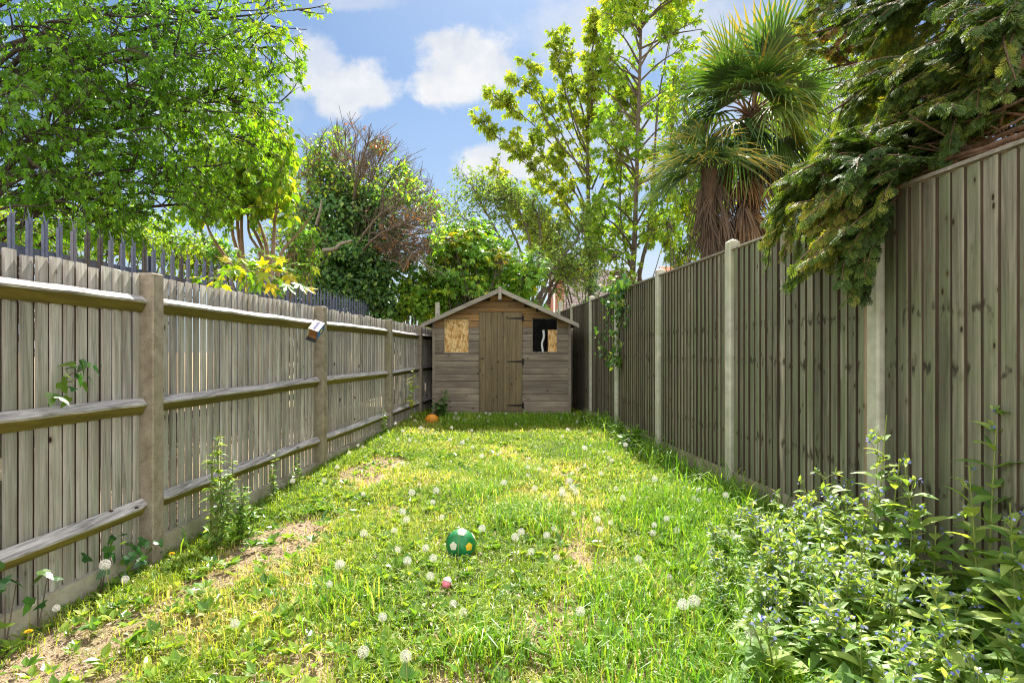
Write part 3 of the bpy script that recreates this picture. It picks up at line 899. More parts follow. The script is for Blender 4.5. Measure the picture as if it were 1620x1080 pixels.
def pumpkin():
    p = PGZ(683, 673); r = .105
    p[1] = min(p[1], 10.3)
    c = P(683, 664, p[1]); p[2] = c[2] - .1
    root = thing('orange_ball', 'round orange ball like a small pumpkin sitting at the shed corner', 'ball', p)
    M['orange'] = mat_noise('orange_skin', [(.3, (.60, .20, .012)), (.7, (.78, .31, .02))], 20, rough=.5, spec=.4, bump=.1, stain=(.42, .16, .01))
    n, m = 40, 20
    th = np.linspace(0, 2 * np.pi, n, endpoint=False); ph = np.linspace(.001, np.pi - .001, m)
    PH, TH = np.meshgrid(ph, th, indexing='ij')
    rr = r * (1 + .018 * np.cos(TH * 8) * np.sin(PH))
    V = np.stack([rr * np.sin(PH) * np.cos(TH), rr * np.sin(PH) * np.sin(TH), r * .93 * np.cos(PH) * (1 - .12 * np.exp(-(np.sin(PH) / .25) ** 2))], -1) + c
    i = np.arange(n)
    Q = np.concatenate([np.stack([a * n + i, a * n + n + i, a * n + n + (i + 1) % n, a * n + (i + 1) % n], 1) for a in range(m - 1)])
    mb = MB(); mb.add(V.reshape(-1, 3), Q); mb.build('skin', M['orange'], root, smooth=True)
    mb = MB(); batch_tubes(mb, smooth_path([c + [0, 0, r * .8], c + [.004, 0, r * 1.0], c + [.018, -.004, r * 1.12]], 6), np.linspace(.013, .008, 6), 6, .5, cap=True); mb.build('stalk', M['bark_pale'], root)
pumpkin()

def carton():
    c = P(500, 521, 5.86)
    root = thing('carton', 'small open cardboard carton, white and blue, tilted on the rail end beside a fence post', 'carton', c)
    M['card_white'] = mat_noise('white_card', [(.3, (.66, .60, .56)), (.7, (.78, .72, .68))], 20, rough=.7, bump=.05)
    M['card_brown'] = mat_noise('brown_card', [(.3, (.25, .11, .045)), (.7, (.36, .17, .07))], 30, rough=.8, bump=.1)
    M['print_blue'] = mat_noise('blue_print', [(.3, (.03, .13, .42)), (.7, (.05, .20, .55))], 30, rough=.5, bump=.02)
    M['print_navy'] = mat_noise('navy_print', [(.3, (.06, .06, .19)), (.7, (.10, .10, .26))], 30, rough=.5, bump=.02)
    M['print_yellow'] = mat_noise('yellow_print', [(.3, (.75, .48, .03)), (.7, (.85, .6, .05))], 30, rough=.5, bump=.02)
    R = np.array(Euler((math.radians(38), math.radians(20), math.radians(2))).to_matrix())
    a, b, L, t = .05, .048, .075, .003
    T = lambda V: np.asarray(V) @ R.T + c
    mb = MB()   # shell : top, bottom, sides, back ; open towards the lawn
    box(mb, (-a, -L, b - t), (a, L, b), .5, 0, T); mb.build('top_panel', M['card_white'], root)
    mb = MB(); box(mb, (a - t, -L, -b), (a, L, b - t - .0004), .5, 0, T); mb.build('side_panel', M['print_blue'], root)
    mb = MB(); box(mb, (-a, -L, -b), (-a + t, L, b - t - .0004), .5, 0, T); mb.build('side_panel', M['card_white'], root)
    mb = MB(); box(mb, (-a + t + .0003, -L, -b), (a - t - .0003, L, -b + t), .5, 0, T); box(mb, (-a + t + .0003, -L + .035, -b + t + .0004), (a - t - .0003, -L + .038, b - t - .0004), .5, 0, T); mb.build('inner_tray', M['card_brown'], root)
    mb = MB(); box(mb, (-.012, -L * .8, b + .0003), (.012, L * .75, b + .0012), .5, 0, T); mb.build('print_band', M['print_navy'], root)
    mb = MB(); box(mb, (a + .0003, -L * .2, -.02), (a + .0012, L * .4, .012), .5, 0, T); mb.build('print_patch', M['print_yellow'], root)
    mb = MB(); V = [[-a, -L, -b], [a, -L, -b], [a, -L - .03, -b - .022], [-a, -L - .03, -b - .022]]
    mb.addm(T(np.array(V + [[x, y + .001, z - .003] for x, y, z in V])), [BOXF], .5); mb.build('flap', M['iron'], root)
carton()
# ================================================================== foliage materials
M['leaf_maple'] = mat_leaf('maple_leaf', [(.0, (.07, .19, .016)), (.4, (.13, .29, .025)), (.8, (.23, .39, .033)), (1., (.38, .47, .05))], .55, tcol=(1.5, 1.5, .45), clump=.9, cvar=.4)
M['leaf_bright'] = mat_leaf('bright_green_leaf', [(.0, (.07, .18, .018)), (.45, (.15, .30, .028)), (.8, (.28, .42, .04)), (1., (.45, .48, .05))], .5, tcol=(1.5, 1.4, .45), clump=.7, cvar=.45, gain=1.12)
M['leaf_olive'] = mat_leaf('olive_young_leaf', [(.0, (.10, .19, .025)), (.45, (.19, .29, .035)), (.8, (.33, .38, .05)), (1., (.44, .34, .06))], .5, tcol=(1.35, 1.3, .5), clump=.7, gain=1.2)
M['leaf_yellow'] = mat_leaf('yellow_green_leaf', [(.0, (.05, .15, .015)), (.4, (.12, .25, .02)), (.7, (.34, .38, .02)), (1., (.52, .40, .02))], .55, tcol=(1.3, 1.25, .4), rough=.4, spec=.5, clump=1.0, gain=1.15)
M['leaf_bush'] = mat_leaf('bush_leaf', [(.0, (.035, .09, .016)), (.5, (.075, .165, .02)), (.8, (.15, .24, .025)), (1., (.38, .36, .03))], .5, rough=.4, spec=.5, clump=.8, gain=2.3)
M['leaf_ivy'] = mat_leaf('ivy_leaf', [(.0, (.014, .045, .014)), (.5, (.032, .085, .024)), (.85, (.08, .15, .03)), (1., (.20, .21, .04))], .22, rough=.35, spec=.5, clump=.9, cvar=.5, gain=2.4)
M['leaf_rust'] = mat_leaf('rust_dead_leaf', [(.0, (.15, .10, .045)), (.5, (.26, .15, .06)), (1., (.38, .18, .06))], .35, tcol=(1.3, 1., .6))
M['leaf_hedge'] = mat_leaf('thin_green_leaf', [(.0, (.06, .13, .03)), (.6, (.13, .21, .05)), (1., (.22, .27, .07))], .5, clump=1.2, gain=1.6)
M['leaf_conifer'] = mat_leaf('conifer_spray', [(.0, (.025, .055, .014)), (.5, (.055, .11, .022)), (.8, (.12, .175, .03)), (.93, (.24, .25, .04)), (1., (.20, .115, .05))], .42, tcol=(1.7, 1.6, .5), rough=.6, clump=1.8, cvar=.5, gain=1.1)
M['palm_leaf'] = mat_leaf('palm_frond', [(.0, (.035, .085, .022)), (.5, (.065, .135, .030)), (.85, (.14, .19, .035)), (1., (.36, .27, .03))], .35, tcol=(1.5, 1.6, .5), rough=.38, spec=.55, cvar=.2, gain=.98)
M['palm_dead'] = mat_leaf('dead_palm_frond', [(.0, (.05, .036, .027)), (.6, (.13, .092, .066)), (1., (.32, .19, .085))], .2, tcol=(1., .9, .7), rough=.7)
M['palm_fibre'] = mat_wood('palm_trunk_fibre', (.035, .022, .013), (.13, .085, .05), freq=40, stretch=.3, knots=False, bump=1.)

# ================================================================== tree growing
def limb_from_px(pts, jit=0, rng=None):
    return np.array([P(a, b, d) for a, b, d in pts])

def resample_limbs(limbs, rng, K=14, wob=.03):
    out = []
    for pts, r0, r1 in limbs:
        p = smooth_path(pts, K)
        L = np.linalg.norm(np.diff(p, axis=0), axis=1).sum()
        n = np.cumsum(rng.normal(size=(K, 3)) * wob * L / K, axis=0); n -= np.linspace(0, 1, K)[:, None] * n[-1] * .5
        p = p + n * np.linspace(0, 1, K)[:, None]
        out.append((p, np.linspace(r0, r1, K), L))
    return out

def twigs_on(rng, paths, n, L, t0=.2, fwd=.6, side=.9, up=.2, droop=.15, K=5, taper=.45, pw=1.0):
    """paths: list of (K,3); returns (n,K,3)"""
    lens = np.array([np.linalg.norm(np.diff(p, axis=0), axis=1).sum() for p in paths]) ** pw
    which = rng.choice(len(paths), n, p=lens / lens.sum())
    t = t0 + (1 - t0) * rng.random(n) ** .8
    kk = len(paths[0])
    A = np.stack(paths)                         # (m,kk,3)
    u = t * (kk - 1); i = np.minimum(u.astype(int), kk - 2); f = (u - i)[:, None]
    s = A[which, i] * (1 - f) + A[which, i + 1] * f
    tan = nrm(A[which, i + 1] - A[which, i])
    r = rdir(rng, n); r = nrm(r - (r * tan).sum(1, keepdims=True) * tan)
    d = nrm(tan * fwd + r * side + np.array([0, 0, up]))
    l = L * rng.uniform(.45, 1.15, n) * (1 - taper * t)
    return grow_from(rng, s, d, l, K, droop)

def grow_from(rng, s, d, l, K, droop, curl=.25):
    n = len(s)
    tau = np.linspace(0, 1, K)
    bend = rdir(rng, n) * curl
    P_ = s[:, None, :] + l[:, None, None] * (tau[None, :, None] * d[:, None, :] + tau[None, :, None] ** 2 * (bend[:, None, :] + np.array([0, 0, -droop])))
    return P_

def sub_twigs(rng, tw, m, L, t0=.25, fwd=.7, side=.8, up=.1, droop=.15, K=3):
    N, Kt, _ = tw.shape
    idx = np.repeat(np.arange(N), m)
    t = rng.uniform(t0, 1, N * m); u = t * (Kt - 1); i = np.minimum(u.astype(int), Kt - 2); f = (u - i)[:, None]
    s = tw[idx, i] * (1 - f) + tw[idx, i + 1] * f
    tan = nrm(tw[idx, i + 1] - tw[idx, i])
    r = rdir(rng, N * m); r = nrm(r - (r * tan).sum(1, keepdims=True) * tan)
    d = nrm(tan * fwd + r * side + np.array([0, 0, up]))
    return grow_from(rng, s, d, L * rng.uniform(.5, 1.2, N * m), K, droop)

def leaves_along(mb, rng, tw, m, T, size, t0=.2, droop=.5, out=.6, flat=.7, rnd=None, spread=.02, mat=0, svar=.35, keep=None, rbias=None):
    N, Kt, _ = tw.shape
    idx = np.repeat(np.arange(N), m)
    t = t0 + (1 - t0) * rng.random(N * m) ** .7; u = t * (Kt - 1); i = np.minimum(u.astype(int), Kt - 2); f = (u - i)[:, None]
    s = tw[idx, i] * (1 - f) + tw[idx, i + 1] * f
    tan = nrm(tw[idx, i + 1] - tw[idx, i])
    r = rdir(rng, N * m)
    d = nrm(tan * .5 + r * out + np.array([0, 0, -droop]))
    nz = nrm(np.array([0, 0, 1.]) * flat + rdir(rng, N * m) * (1 - flat + .25))
    sz = size * rng.uniform(1 - svar, 1 + svar, N * m)
    s = s + r * spread
    rr = np.clip(rng.random(N * m) if rnd is None else rnd(rng, s), 0, 1)
    if keep is not None:
        k = keep(s); s, d, nz, sz, rr = s[k], d[k], nz[k], sz[k], rr[k]
    scatter(mb, T, s, d, nz, sz, rr, mat)
    return len(s)

def make_tree(name, label, cat, base, limbs, rng, bark, leaf, T, size, nt=200, tl=1., m1=4, sl=.4, m2=6, group=None, twig_r=.012, wob=.03, droop=.15, ldroop=.5, up=.2,
              t0=.2, fwd=.6, side=.9, sides=7, keep=None, rnd=None, flat=.6, twig_taper=.45, leaf_name='crown', trunk_name='trunk', ends=True, svar=.35, out=.6, pw=1.0, lt0=.2, twkeep=None, branch_of=None):
    root = thing(name, label, cat, base, group)
    lm = resample_limbs(limbs, rng, wob=wob)
    mb = MB()
    for p, r, L in lm: batch_tubes(mb, p, r, sides, rng.random())
    paths = [p for p, r, L in lm]
    src = paths if branch_of is None else [paths[i] for i in branch_of]
    tw = twigs_on(rng, src, nt, tl, t0, fwd, side, up, droop, taper=twig_taper, pw=pw)
    if ends:
        e = np.stack([p[-1] for p in src]); ed = nrm(np.stack([p[-1] - p[-3] for p in src]))
        tw = np.concatenate([tw, grow_from(rng, e, ed, np.full(len(e), tl * .5), 5, droop)])
    if twkeep is not None: tw = tw[twkeep(tw[:, -1])]
    batch_tubes(mb, tw, np.linspace(twig_r, twig_r * .35, 5)[None], 4)
    st = sub_twigs(rng, tw, m1, sl, droop=droop)
    if twkeep is not None: st = st[twkeep(st[:, -1])]
    batch_tubes(mb, st, np.linspace(twig_r * .4, twig_r * .2, 3)[None], 3)
    mb.build(trunk_name, bark, root, smooth=True)
    mb = MB()
    leaves_along(mb, rng, st, m2, T, size, keep=keep, rnd=rnd, droop=ldroop, flat=flat, svar=svar, out=out, t0=lt0)
    leaves_along(mb, rng, tw, max(2, m2 // 2), T, size, t0=.4, keep=keep, rnd=rnd, droop=ldroop, flat=flat, svar=svar, out=out)
    mb.build(leaf_name, leaf, root)
    return root, lm, tw, st

def px_of(s):
    return 810 + F * s[:, 0] / s[:, 1], 556 - F * (s[:, 2] - CAMZ) / s[:, 1]

# ------------------------------------------------------------------ 1. big maple overhanging from the left
def left_maple():
    rng = np.random.default_rng(31)
    b = np.array([-8.2, 8.0, -.1])
    fork = b + [.2, -.1, 2.2]
    L = [(np.array([b, b + [.05, 0, 1.2], fork, b + [.4, 0, 4.2], b + [.3, .2, 6.8], b + [.6, 0, 9.0]]), .20, .04)]
    tips = [(70, 40, 6.6), (130, 75, 6.8), (260, 30, 7.2), (380, 20, 7.6), (470, 5, 7.8), (455, 75, 7.8), (480, 110, 8.0), (440, 165, 8.0), (400, 225, 8.4), (445, 240, 8.8),
            (330, 170, 7.4), (230, 120, 7.0), (190, 75, 6.6), (120, 190, 6.6), (220, 210, 7.0), (320, 265, 7.6), (150, 280, 6.8), (60, 250, 6.4), (250, 300, 7.3), (360, 300, 8.2), (90, 320, 6.6), (300, 90, 7.0),
            (30, -120, 6.6), (200, -120, 7.0), (330, -130, 7.6), (440, -100, 8.0), (120, -260, 7.4), (300, -260, 8), (-150, 80, 6.4), (-140, 260, 6.6), (-180, -120, 7), (-300, 150, 7.5), (180, 335, 7.6), (20, 130, 6.2), (420, 330, 9.0), (490, 45, 8.2), (370, 120, 8.4), (280, 250, 8.6)]
    for i, (a, c, d) in enumerate(tips):
        e = P(a, c, d); k = rng.uniform(.15, .9)
        z0 = np.clip(e[2] - 1.4 + rng.normal() * .5, 1.6, 7.5)
        s = b + np.array([.3, 0, z0])
        mid = s * .45 + e * .55 + np.array([0, 0, .55 + rng.normal() * .2])
        L.append((np.array([s, mid, e]), .035 + .02 * rng.random(), .004))
    def keep(s):
        x, y = px_of(s)
        # ragged right-hand edge of the crown
        edge = np.interp(y, [-400, -60, 20, 60, 110, 150, 200, 260, 330, 400, 470], [520, 520, 515, 478, 512, 470, 450, 462, 410, 345, 290]) + 10 * np.sin(y / 9.) + 8 * np.sin(y / 23.)
        return (x < edge) & (y < 408 + 15 * np.sin(x / 17.) - 60 * np.exp(-((x - 395) / 30.) ** 2)) & (s[:, 2] > 2.15)
    make_tree('maple_tree', 'big leafy green maple spreading over the steel palisade fence, its trunk out of view', 'tree', b, L, rng, M['bark_dark'], M['leaf_maple'], MAPLE, .082, wob=.06, rnd=lambda r, s: np.clip(r.random(len(s)) * .58 + np.clip((px_of(s)[0] - 300) / 340, -.12, .30) + (fbm(s[:, 0] * 1.3 + s[:, 1], s[:, 2] * 1.3, 17, 3) - .5) * .7, 0, 1),  # leaf tone paints light: darker away from the sunny right edge, clumped
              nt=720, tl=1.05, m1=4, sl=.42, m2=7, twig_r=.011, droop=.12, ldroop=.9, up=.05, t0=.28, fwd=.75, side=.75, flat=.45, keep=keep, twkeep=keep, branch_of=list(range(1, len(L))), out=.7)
left_maple()

# ------------------------------------------------------------------ 2. many-stemmed shrub with bare tan stems
def stem_shrub():
    rng = np.random.default_rng(32)
    D = 10.2
    b = P(400, 500, D); b[2] = -.1
    L = []
    for pts in ([(384, 480), (382, 420), (368, 365), (372, 320), (366, 255)], [(386, 480), (384, 415), (376, 350), (384, 300), (392, 240)], [(390, 480), (385, 420), (381, 345), (392, 290), (412, 220)],
                [(408, 480), (412, 405), (393, 370), (386, 320), (346, 250)], [(412, 480), (416, 400), (400, 360), (396, 300), (408, 262), (430, 215)], [(428, 480), (431, 410), (434, 360), (436, 335), (446, 270)],
                [(420, 480), (424, 405), (408, 350), (384, 315), (340, 290)], [(400, 470), (352, 400), (331, 365), (320, 330)], [(436, 470), (444, 405), (470, 370), (500, 330)]):
        dd = D + rng.normal() * .3
        L.append((np.array([P(x, y, dd + rng.normal() * .12) for x, y in pts]), .032 + .014 * rng.random(), .008))
    def keep(s):
        x, y = px_of(s); return (y < 350 + 40 * (x > 440) + 12 * np.sin(x / 7.)) & (x < 480 - (y - 200) * .1)
    make_tree('multi_stem_shrub', 'tall shrub of bare twisting tan stems with drooping green leaves at their tops', 'shrub', b, L, rng, M['bark_tan'], M['leaf_bright'], OVAL6, .13,
              nt=210, tl=.9, m1=4, sl=.35, m2=5, twig_r=.009, droop=.25, ldroop=1.2, t0=.55, keep=keep, twkeep=keep)
stem_shrub()

# ------------------------------------------------------------------ 3. sycamore sapling with big yellow leaves above the fence
def sapling():
    rng = np.random.default_rng(33)
    D = 6.3
    b = P(400, 600, D); b[0] = -2.62; b[2] = -.12
    L = []
    for x, y, d in ((340, 438, 6.1), (365, 425, 6.3), (390, 428, 6.0), (412, 412, 6.5), (435, 428, 6.3), (455, 425, 6.6), (465, 440, 6.9), (385, 446, 6.2), (425, 445, 6.4)):
        e = P(x, y, d); L.append((np.array([b + rng.normal(size=3) * .03, b * .5 + e * .5 + [0, 0, .1], e]), .014, .005))
    root = thing('sycamore_sapling', 'young sycamore with large lit yellow green leaves poking above the grey board fence', 'sapling', b)
    lm = resample_limbs(L, rng); mb = MB()
    for p, r, l in lm: batch_tubes(mb, p, r, 5, rng.random())
    pos = []; dr = []
    for x, y, s in [(328, 436, .13), (345, 426, .14), (352, 442, .13), (363, 418, .14), (372, 434, .15), (378, 408, .15), (386, 444, .15), (394, 424, .17), (398, 442, .15), (405, 410, .16), (411, 430, .16), (418, 404, .16), (424, 447, .15),
                    (430, 420, .17), (438, 436, .18), (447, 448, .17), (452, 424, .19), (461, 432, .20), (466, 446, .18), (441, 409, .15), (357, 449, .12), (408, 451, .14), (432, 455, .12), (470, 420, .15), (376, 420, .14), (336, 445, .12), (415, 418, .15), (400, 402, .12)]:
        c = P(x, y, 6.2 + rng.normal() * .22)
        for q in range(2):
            c2 = c + rng.normal(size=3) * [.09, .18, .05]; pos.append((c2, nrm(rng.normal(size=3) * .6 + [0, -.05, -.5]), s * rng.uniform(.7, 1.0)))
        tip = min(lm, key=lambda q: np.linalg.norm(q[0][-1] - c))[0][-1]
        pt = smooth_path([tip, (tip + c) / 2 + [0, 0, .04], c], 6); batch_tubes(mb, pt, .0025, 4)
        dd = nrm(c - tip + rng.normal(size=3) * .05 + [0, -.03, -.10]); pos.append((c, dd, s))
    mb.build('stem', M['bark_tan'], root, smooth=True)
    mb = MB(); n = len(pos)
    scatter(mb, MAPLE, np.array([a for a, _, _ in pos]), np.array([d for _, d, _ in pos]), nrm(np.array([0, -.25, .9]) + rdir(rng, n) * .45), np.array([s for _, _, s in pos]) * 1.3, np.clip(.1 + .8 * rng.random(n) ** 1.3, 0, 1))
    o = mb.build('foliage', M['leaf_yellow'], root)
sapling()

# ------------------------------------------------------------------ 4. ivy-clad tree with bare reddish twigs
def ivy_tree():
    rng = np.random.default_rng(34)
    D = 14.5
    b = P(570, 600, D); b[2] = -.1
    root = thing('ivy_clad_tree', 'rounded half bare tree smothered in dark ivy with reddish brown twigs round its crown', 'tree', b)
    L = [(np.array([b, P(568, 520, D), P(560, 440, D), P(555, 380, D), P(550, 320, D)]), .22, .07)]
    tips = [(455, 290), (480, 240), (505, 222), (530, 208), (555, 204), (580, 212), (610, 225), (635, 245), (655, 265), (675, 290), (690, 320), (694, 350), (680, 385), (660, 400), (610, 300), (560, 270), (520, 290), (640, 340), (590, 250), (480, 330), (450, 360), (500, 400), (640, 400), (665, 330), (640, 290)]
    for x, y in tips:
        for q in range(2):
            d = D + rng.normal() * 1.0
            e = P(x + rng.normal() * 5, y + 14 + rng.normal() * 4, d)
            s = P(558 + rng.normal() * 8, rng.uniform(360, 450), D)
            L.append((np.array([s, s * .5 + e * .5 + [rng.normal() * .12, rng.normal() * .12, .22], e]), .045, .010))
    lm = resample_limbs(L, rng, wob=.05); mb = MB()
    for p, r, l in lm: batch_tubes(mb, p, r, 6, rng.random())
    tw = twigs_on(rng, [p for p, _, _ in lm[1:]], 700, .85, .35, .9, .6, .15, .0, taper=.3)
    batch_tubes(mb, tw, np.linspace(.010, .005, 5)[None], 4)
    st = sub_twigs(rng, tw, 6, .42, fwd=1.0, side=.6, droop=-.05, K=4)
    def inside(s, px=6):
        x, y = px_of(s)
        top = np.interp(x, [430, 470, 505, 555, 600, 650, 690, 702], [300, 228, 204, 190, 204, 234, 295, 345])
        return (y > top - px) & (x < 706) & (y < np.interp(x, [600, 650, 700], [520, 410, 392]))
    st = st[inside(st[:, -1], 5)]
    batch_tubes(mb, st, np.linspace(.0055, .003, 4)[None], 3)
    mb.build('trunk', M['bark_red'], root, smooth=True)
    # pale dead limb poking out in front
    mb = MB(); p = smooth_path([P(512, 396, D - 1.3), P(530, 394, D - 1.5), P(538, 386, D - 1.5), P(556, 381, D - 1.4)], 10); batch_tubes(mb, p, np.linspace(.05, .03, 10), 6, .9)
    p = smooth_path([P(500, 356, D - 1.3), P(506, 335, D - 1.4), P(509, 316, D - 1.4)], 8); batch_tubes(mb, p, np.linspace(.035, .018, 8), 6, .7)
    mb.build('dead_limb', M['bark_pale'], root, smooth=True)
    # ivy : heavy clumps down the middle of the crown and to the ground
    mb = MB()
    cl = [(540, 330, 60, 40, 2600), (585, 320, 45, 45, 1700), (500, 360, 45, 40, 1700), (560, 390, 60, 45, 3200), (600, 440, 48, 45, 3200), (555, 450, 60, 45, 3200), (500, 430, 50, 50, 2200), (520, 475, 70, 30, 2000), (612, 490, 38, 40, 2400), (640, 400, 25, 35, 700), (597, 232, 12, 14, 160), (525, 270, 40, 30, 800), (620, 360, 40, 30, 900), (650, 465, 16, 22, 350)]
    for x, y, a, c, n in cl:
        u = rdir(rng, n) * (rng.random((n, 1)) ** .45)
        # clumped
        k = rdir(rng, 26) * (rng.random((26, 1)) ** .4); ci = rng.integers(0, 26, n)
        u = u * .45 + k[ci] * .75
        D0 = D - .2
        s = P(x, y, D0) + u * np.array([a, (a + c) * .62, c]) * D0 / F
        s = s[s[:, 2] > .0]; kk = rng.random(len(s)) < np.where(s[:, 2] > 3.4, .62, .95); s = s[kk]; n = len(s)
        cen = P(x, y, D0)
        outw = nrm(s - cen + 1e-6)
        scatter(mb, STAR3 if False else OVAL, s, nrm(outw * .4 + rdir(rng, n) * .7 + [0, 0, -.5]), nrm(outw * .8 + rdir(rng, n) * .5 + [0, 0, .4]), rng.uniform(.075, .15, n), np.clip(rng.random(n) * .9 + (y < 300) * .15, 0, 1))
    mb.build('ivy', M['leaf_ivy'], root)
    mb = MB()
    leaves_along(mb, rng, tw, 5, OVAL, .085, t0=.3, rnd=lambda r, s: r.random(len(s)), keep=lambda s: (fbm(s[:, 0] * 1.1, s[:, 2] * 1.1, 5, 3) > .57) & inside(s, 2))
    mb.build('dead_leaves', M['leaf_rust'], root)
    mb = MB()
    leaves_along(mb, rng, st, 3, OVAL, .10, t0=.3, rnd=lambda r, s: r.random(len(s)), keep=lambda s: (fbm(s[:, 0] * .9 + 7, s[:, 2] * .9, 9, 3) > .5) & inside(s, -6))
    mb.build('foliage', M['leaf_bush'], root)
ivy_tree()

# ------------------------------------------------------------------ 5. bushes directly behind the shed
def bush_px(name, label, cat, D, ell, rng, bark, leaf, T, size, n, basepx, clumps=30, tw_n=60, group=None, rnd=None, rbias=0):
    """rounded bush given by screen-measured ellipsoids at true depth D"""
    b = P(basepx, 600, D); b[2] = -.1
    root = thing(name, label, cat, b, group)
    mb = MB(); ml = MB()
    tot = sum(a * c for _, _, a, c in ell)
    for x, y, a, c in ell:
        cen = P(x, y, D + rng.normal() * .3); k = D / F
        R = np.array([a, (a + c) * .55, c]) * k
        m = max(4, int(tw_n * a * c / tot))
        e = cen + rdir(rng, m) * R * rng.uniform(.5, .95, (m, 1))
        s = b + rng.normal(size=(m, 3)) * [.12, .12, 0]
        mid = s * .5 + e * .5 + rng.normal(size=(m, 3)) * .12 + [0, 0, .15]
        pts = np.stack([smooth_path([s[i], mid[i], e[i]], 8) for i in range(m)])
        batch_tubes(mb, pts, np.linspace(.028, .006, 8)[None], 5)
        nn = int(n * a * c / tot)
        kk = rdir(rng, clumps) * (rng.random((clumps, 1)) ** .33); ci = rng.integers(0, clumps, nn)
        u = kk[ci] * .85 + rdir(rng, nn) * (rng.random((nn, 1)) ** .5) * .33
        p = cen + u * R
        keep = p[:, 2] > .2
        p = p[keep]; u = u[keep]; nn = len(p)
        tone = rng.random(clumps)[ci[keep]]
        rr = np.clip(rng.random(nn) * .65 + tone * .4 - .05 + rbias, 0, 1)
        scatter(ml, T, p, nrm(u * .5 + rdir(rng, nn) * .6 + [0, 0, -.55]), nrm(u * .5 + rdir(rng, nn) * .45 + [0, -.1, .75]), size * rng.uniform(.6, 1.3, nn), rr)
        # bridging twigs inside the clumps
        q = cen + kk * R * .8
        tws = np.stack([smooth_path([e[rng.integers(0, m)], v, v + rng.normal(size=3) * .15], 5) for v in q])
        batch_tubes(mb, tws, np.linspace(.010, .004, 5)[None], 4)
    mb.build('stem', bark, root, smooth=True); ml.build('foliage', leaf, root)
    return root
def behind_shed():
    rng = np.random.default_rng(35)
    bush_px('sycamore_bush', 'dense yellow green sycamore bush rising right behind the shed roof', 'bush', 14.4,
            [(735, 420, 75, 45), (700, 455, 55, 40), (760, 385, 65, 42), (800, 440, 50, 40), (665, 460, 28, 38), (835, 430, 35, 45), (735, 365, 45, 28), (690, 400, 28, 26), (700, 492, 62, 36), (800, 485, 62, 34), (750, 470, 60, 30)], rng, M['bark'], M['leaf_bush'], MAPLE, .165, 8200, 745, clumps=34, tw_n=40, rbias=.06)
    # sunlit tops of the bush, painted as added yellow leaf clusters
    bush_px('sycamore_sapling', 'yellow leaf clusters added to paint sunlit tops on the bush behind the shed', 'sapling', 13.9,
            [(722, 378, 26, 12), (752, 368, 18, 8), (778, 402, 26, 11), (706, 402, 12, 14), (792, 414, 16, 9)], rng, M['bark'], M['leaf_yellow'], MAPLE, .17, 230, 745, clumps=14, tw_n=14, rbias=.12)
    bush_px('elder_bush', 'bright green bush squeezed between the ivy clad tree and the shed eaves', 'bush', 13.9, [(645, 470, 20, 34), (668, 480, 20, 26), (622, 498, 22, 22)], rng, M['bark'], M['leaf_bright'], OVAL6, .11, 2000, 650, clumps=22, tw_n=30)
    # twiggy apple-like tree
    D = 16.5; b = P(830, 600, D); b[2] = -.1
    L = []
    for pts in ([(830, 540), (828, 460), (800, 390), (770, 335), (744, 288)], [(830, 540), (835, 460), (822, 390), (790, 330), (760, 300)], [(832, 540), (838, 450), (838, 380), (815, 320), (790, 312)], [(832, 540), (846, 450), (855, 390), (850, 340), (838, 316)],
                [(834, 540), (860, 450), (880, 400), (886, 360)], [(834, 540), (868, 455), (905, 410), (925, 395)], [(832, 540), (850, 470), (880, 450), (920, 440)], [(832, 540), (815, 440), (760, 370), (718, 330)], [(833, 540), (856, 470), (872, 430), (912, 380), (920, 350)], [(833, 540), (870, 470), (885, 440), (900, 420), (940, 420)]):
        dd = D + rng.normal() * .5
        L.append((np.array([P(x, y, dd + rng.normal() * .15) for x, y in pts]), .05, .012))
    make_tree('apple_tree', 'small twiggy tree with fine sparse leaves over the shed ridge', 'tree', b, L, rng, M['bark'], M['leaf_hedge'], OVAL, .085, nt=330, tl=.8, m1=4, sl=.32, m2=5, twig_r=.010, droop=.0, t0=.35, up=.3)
behind_shed()

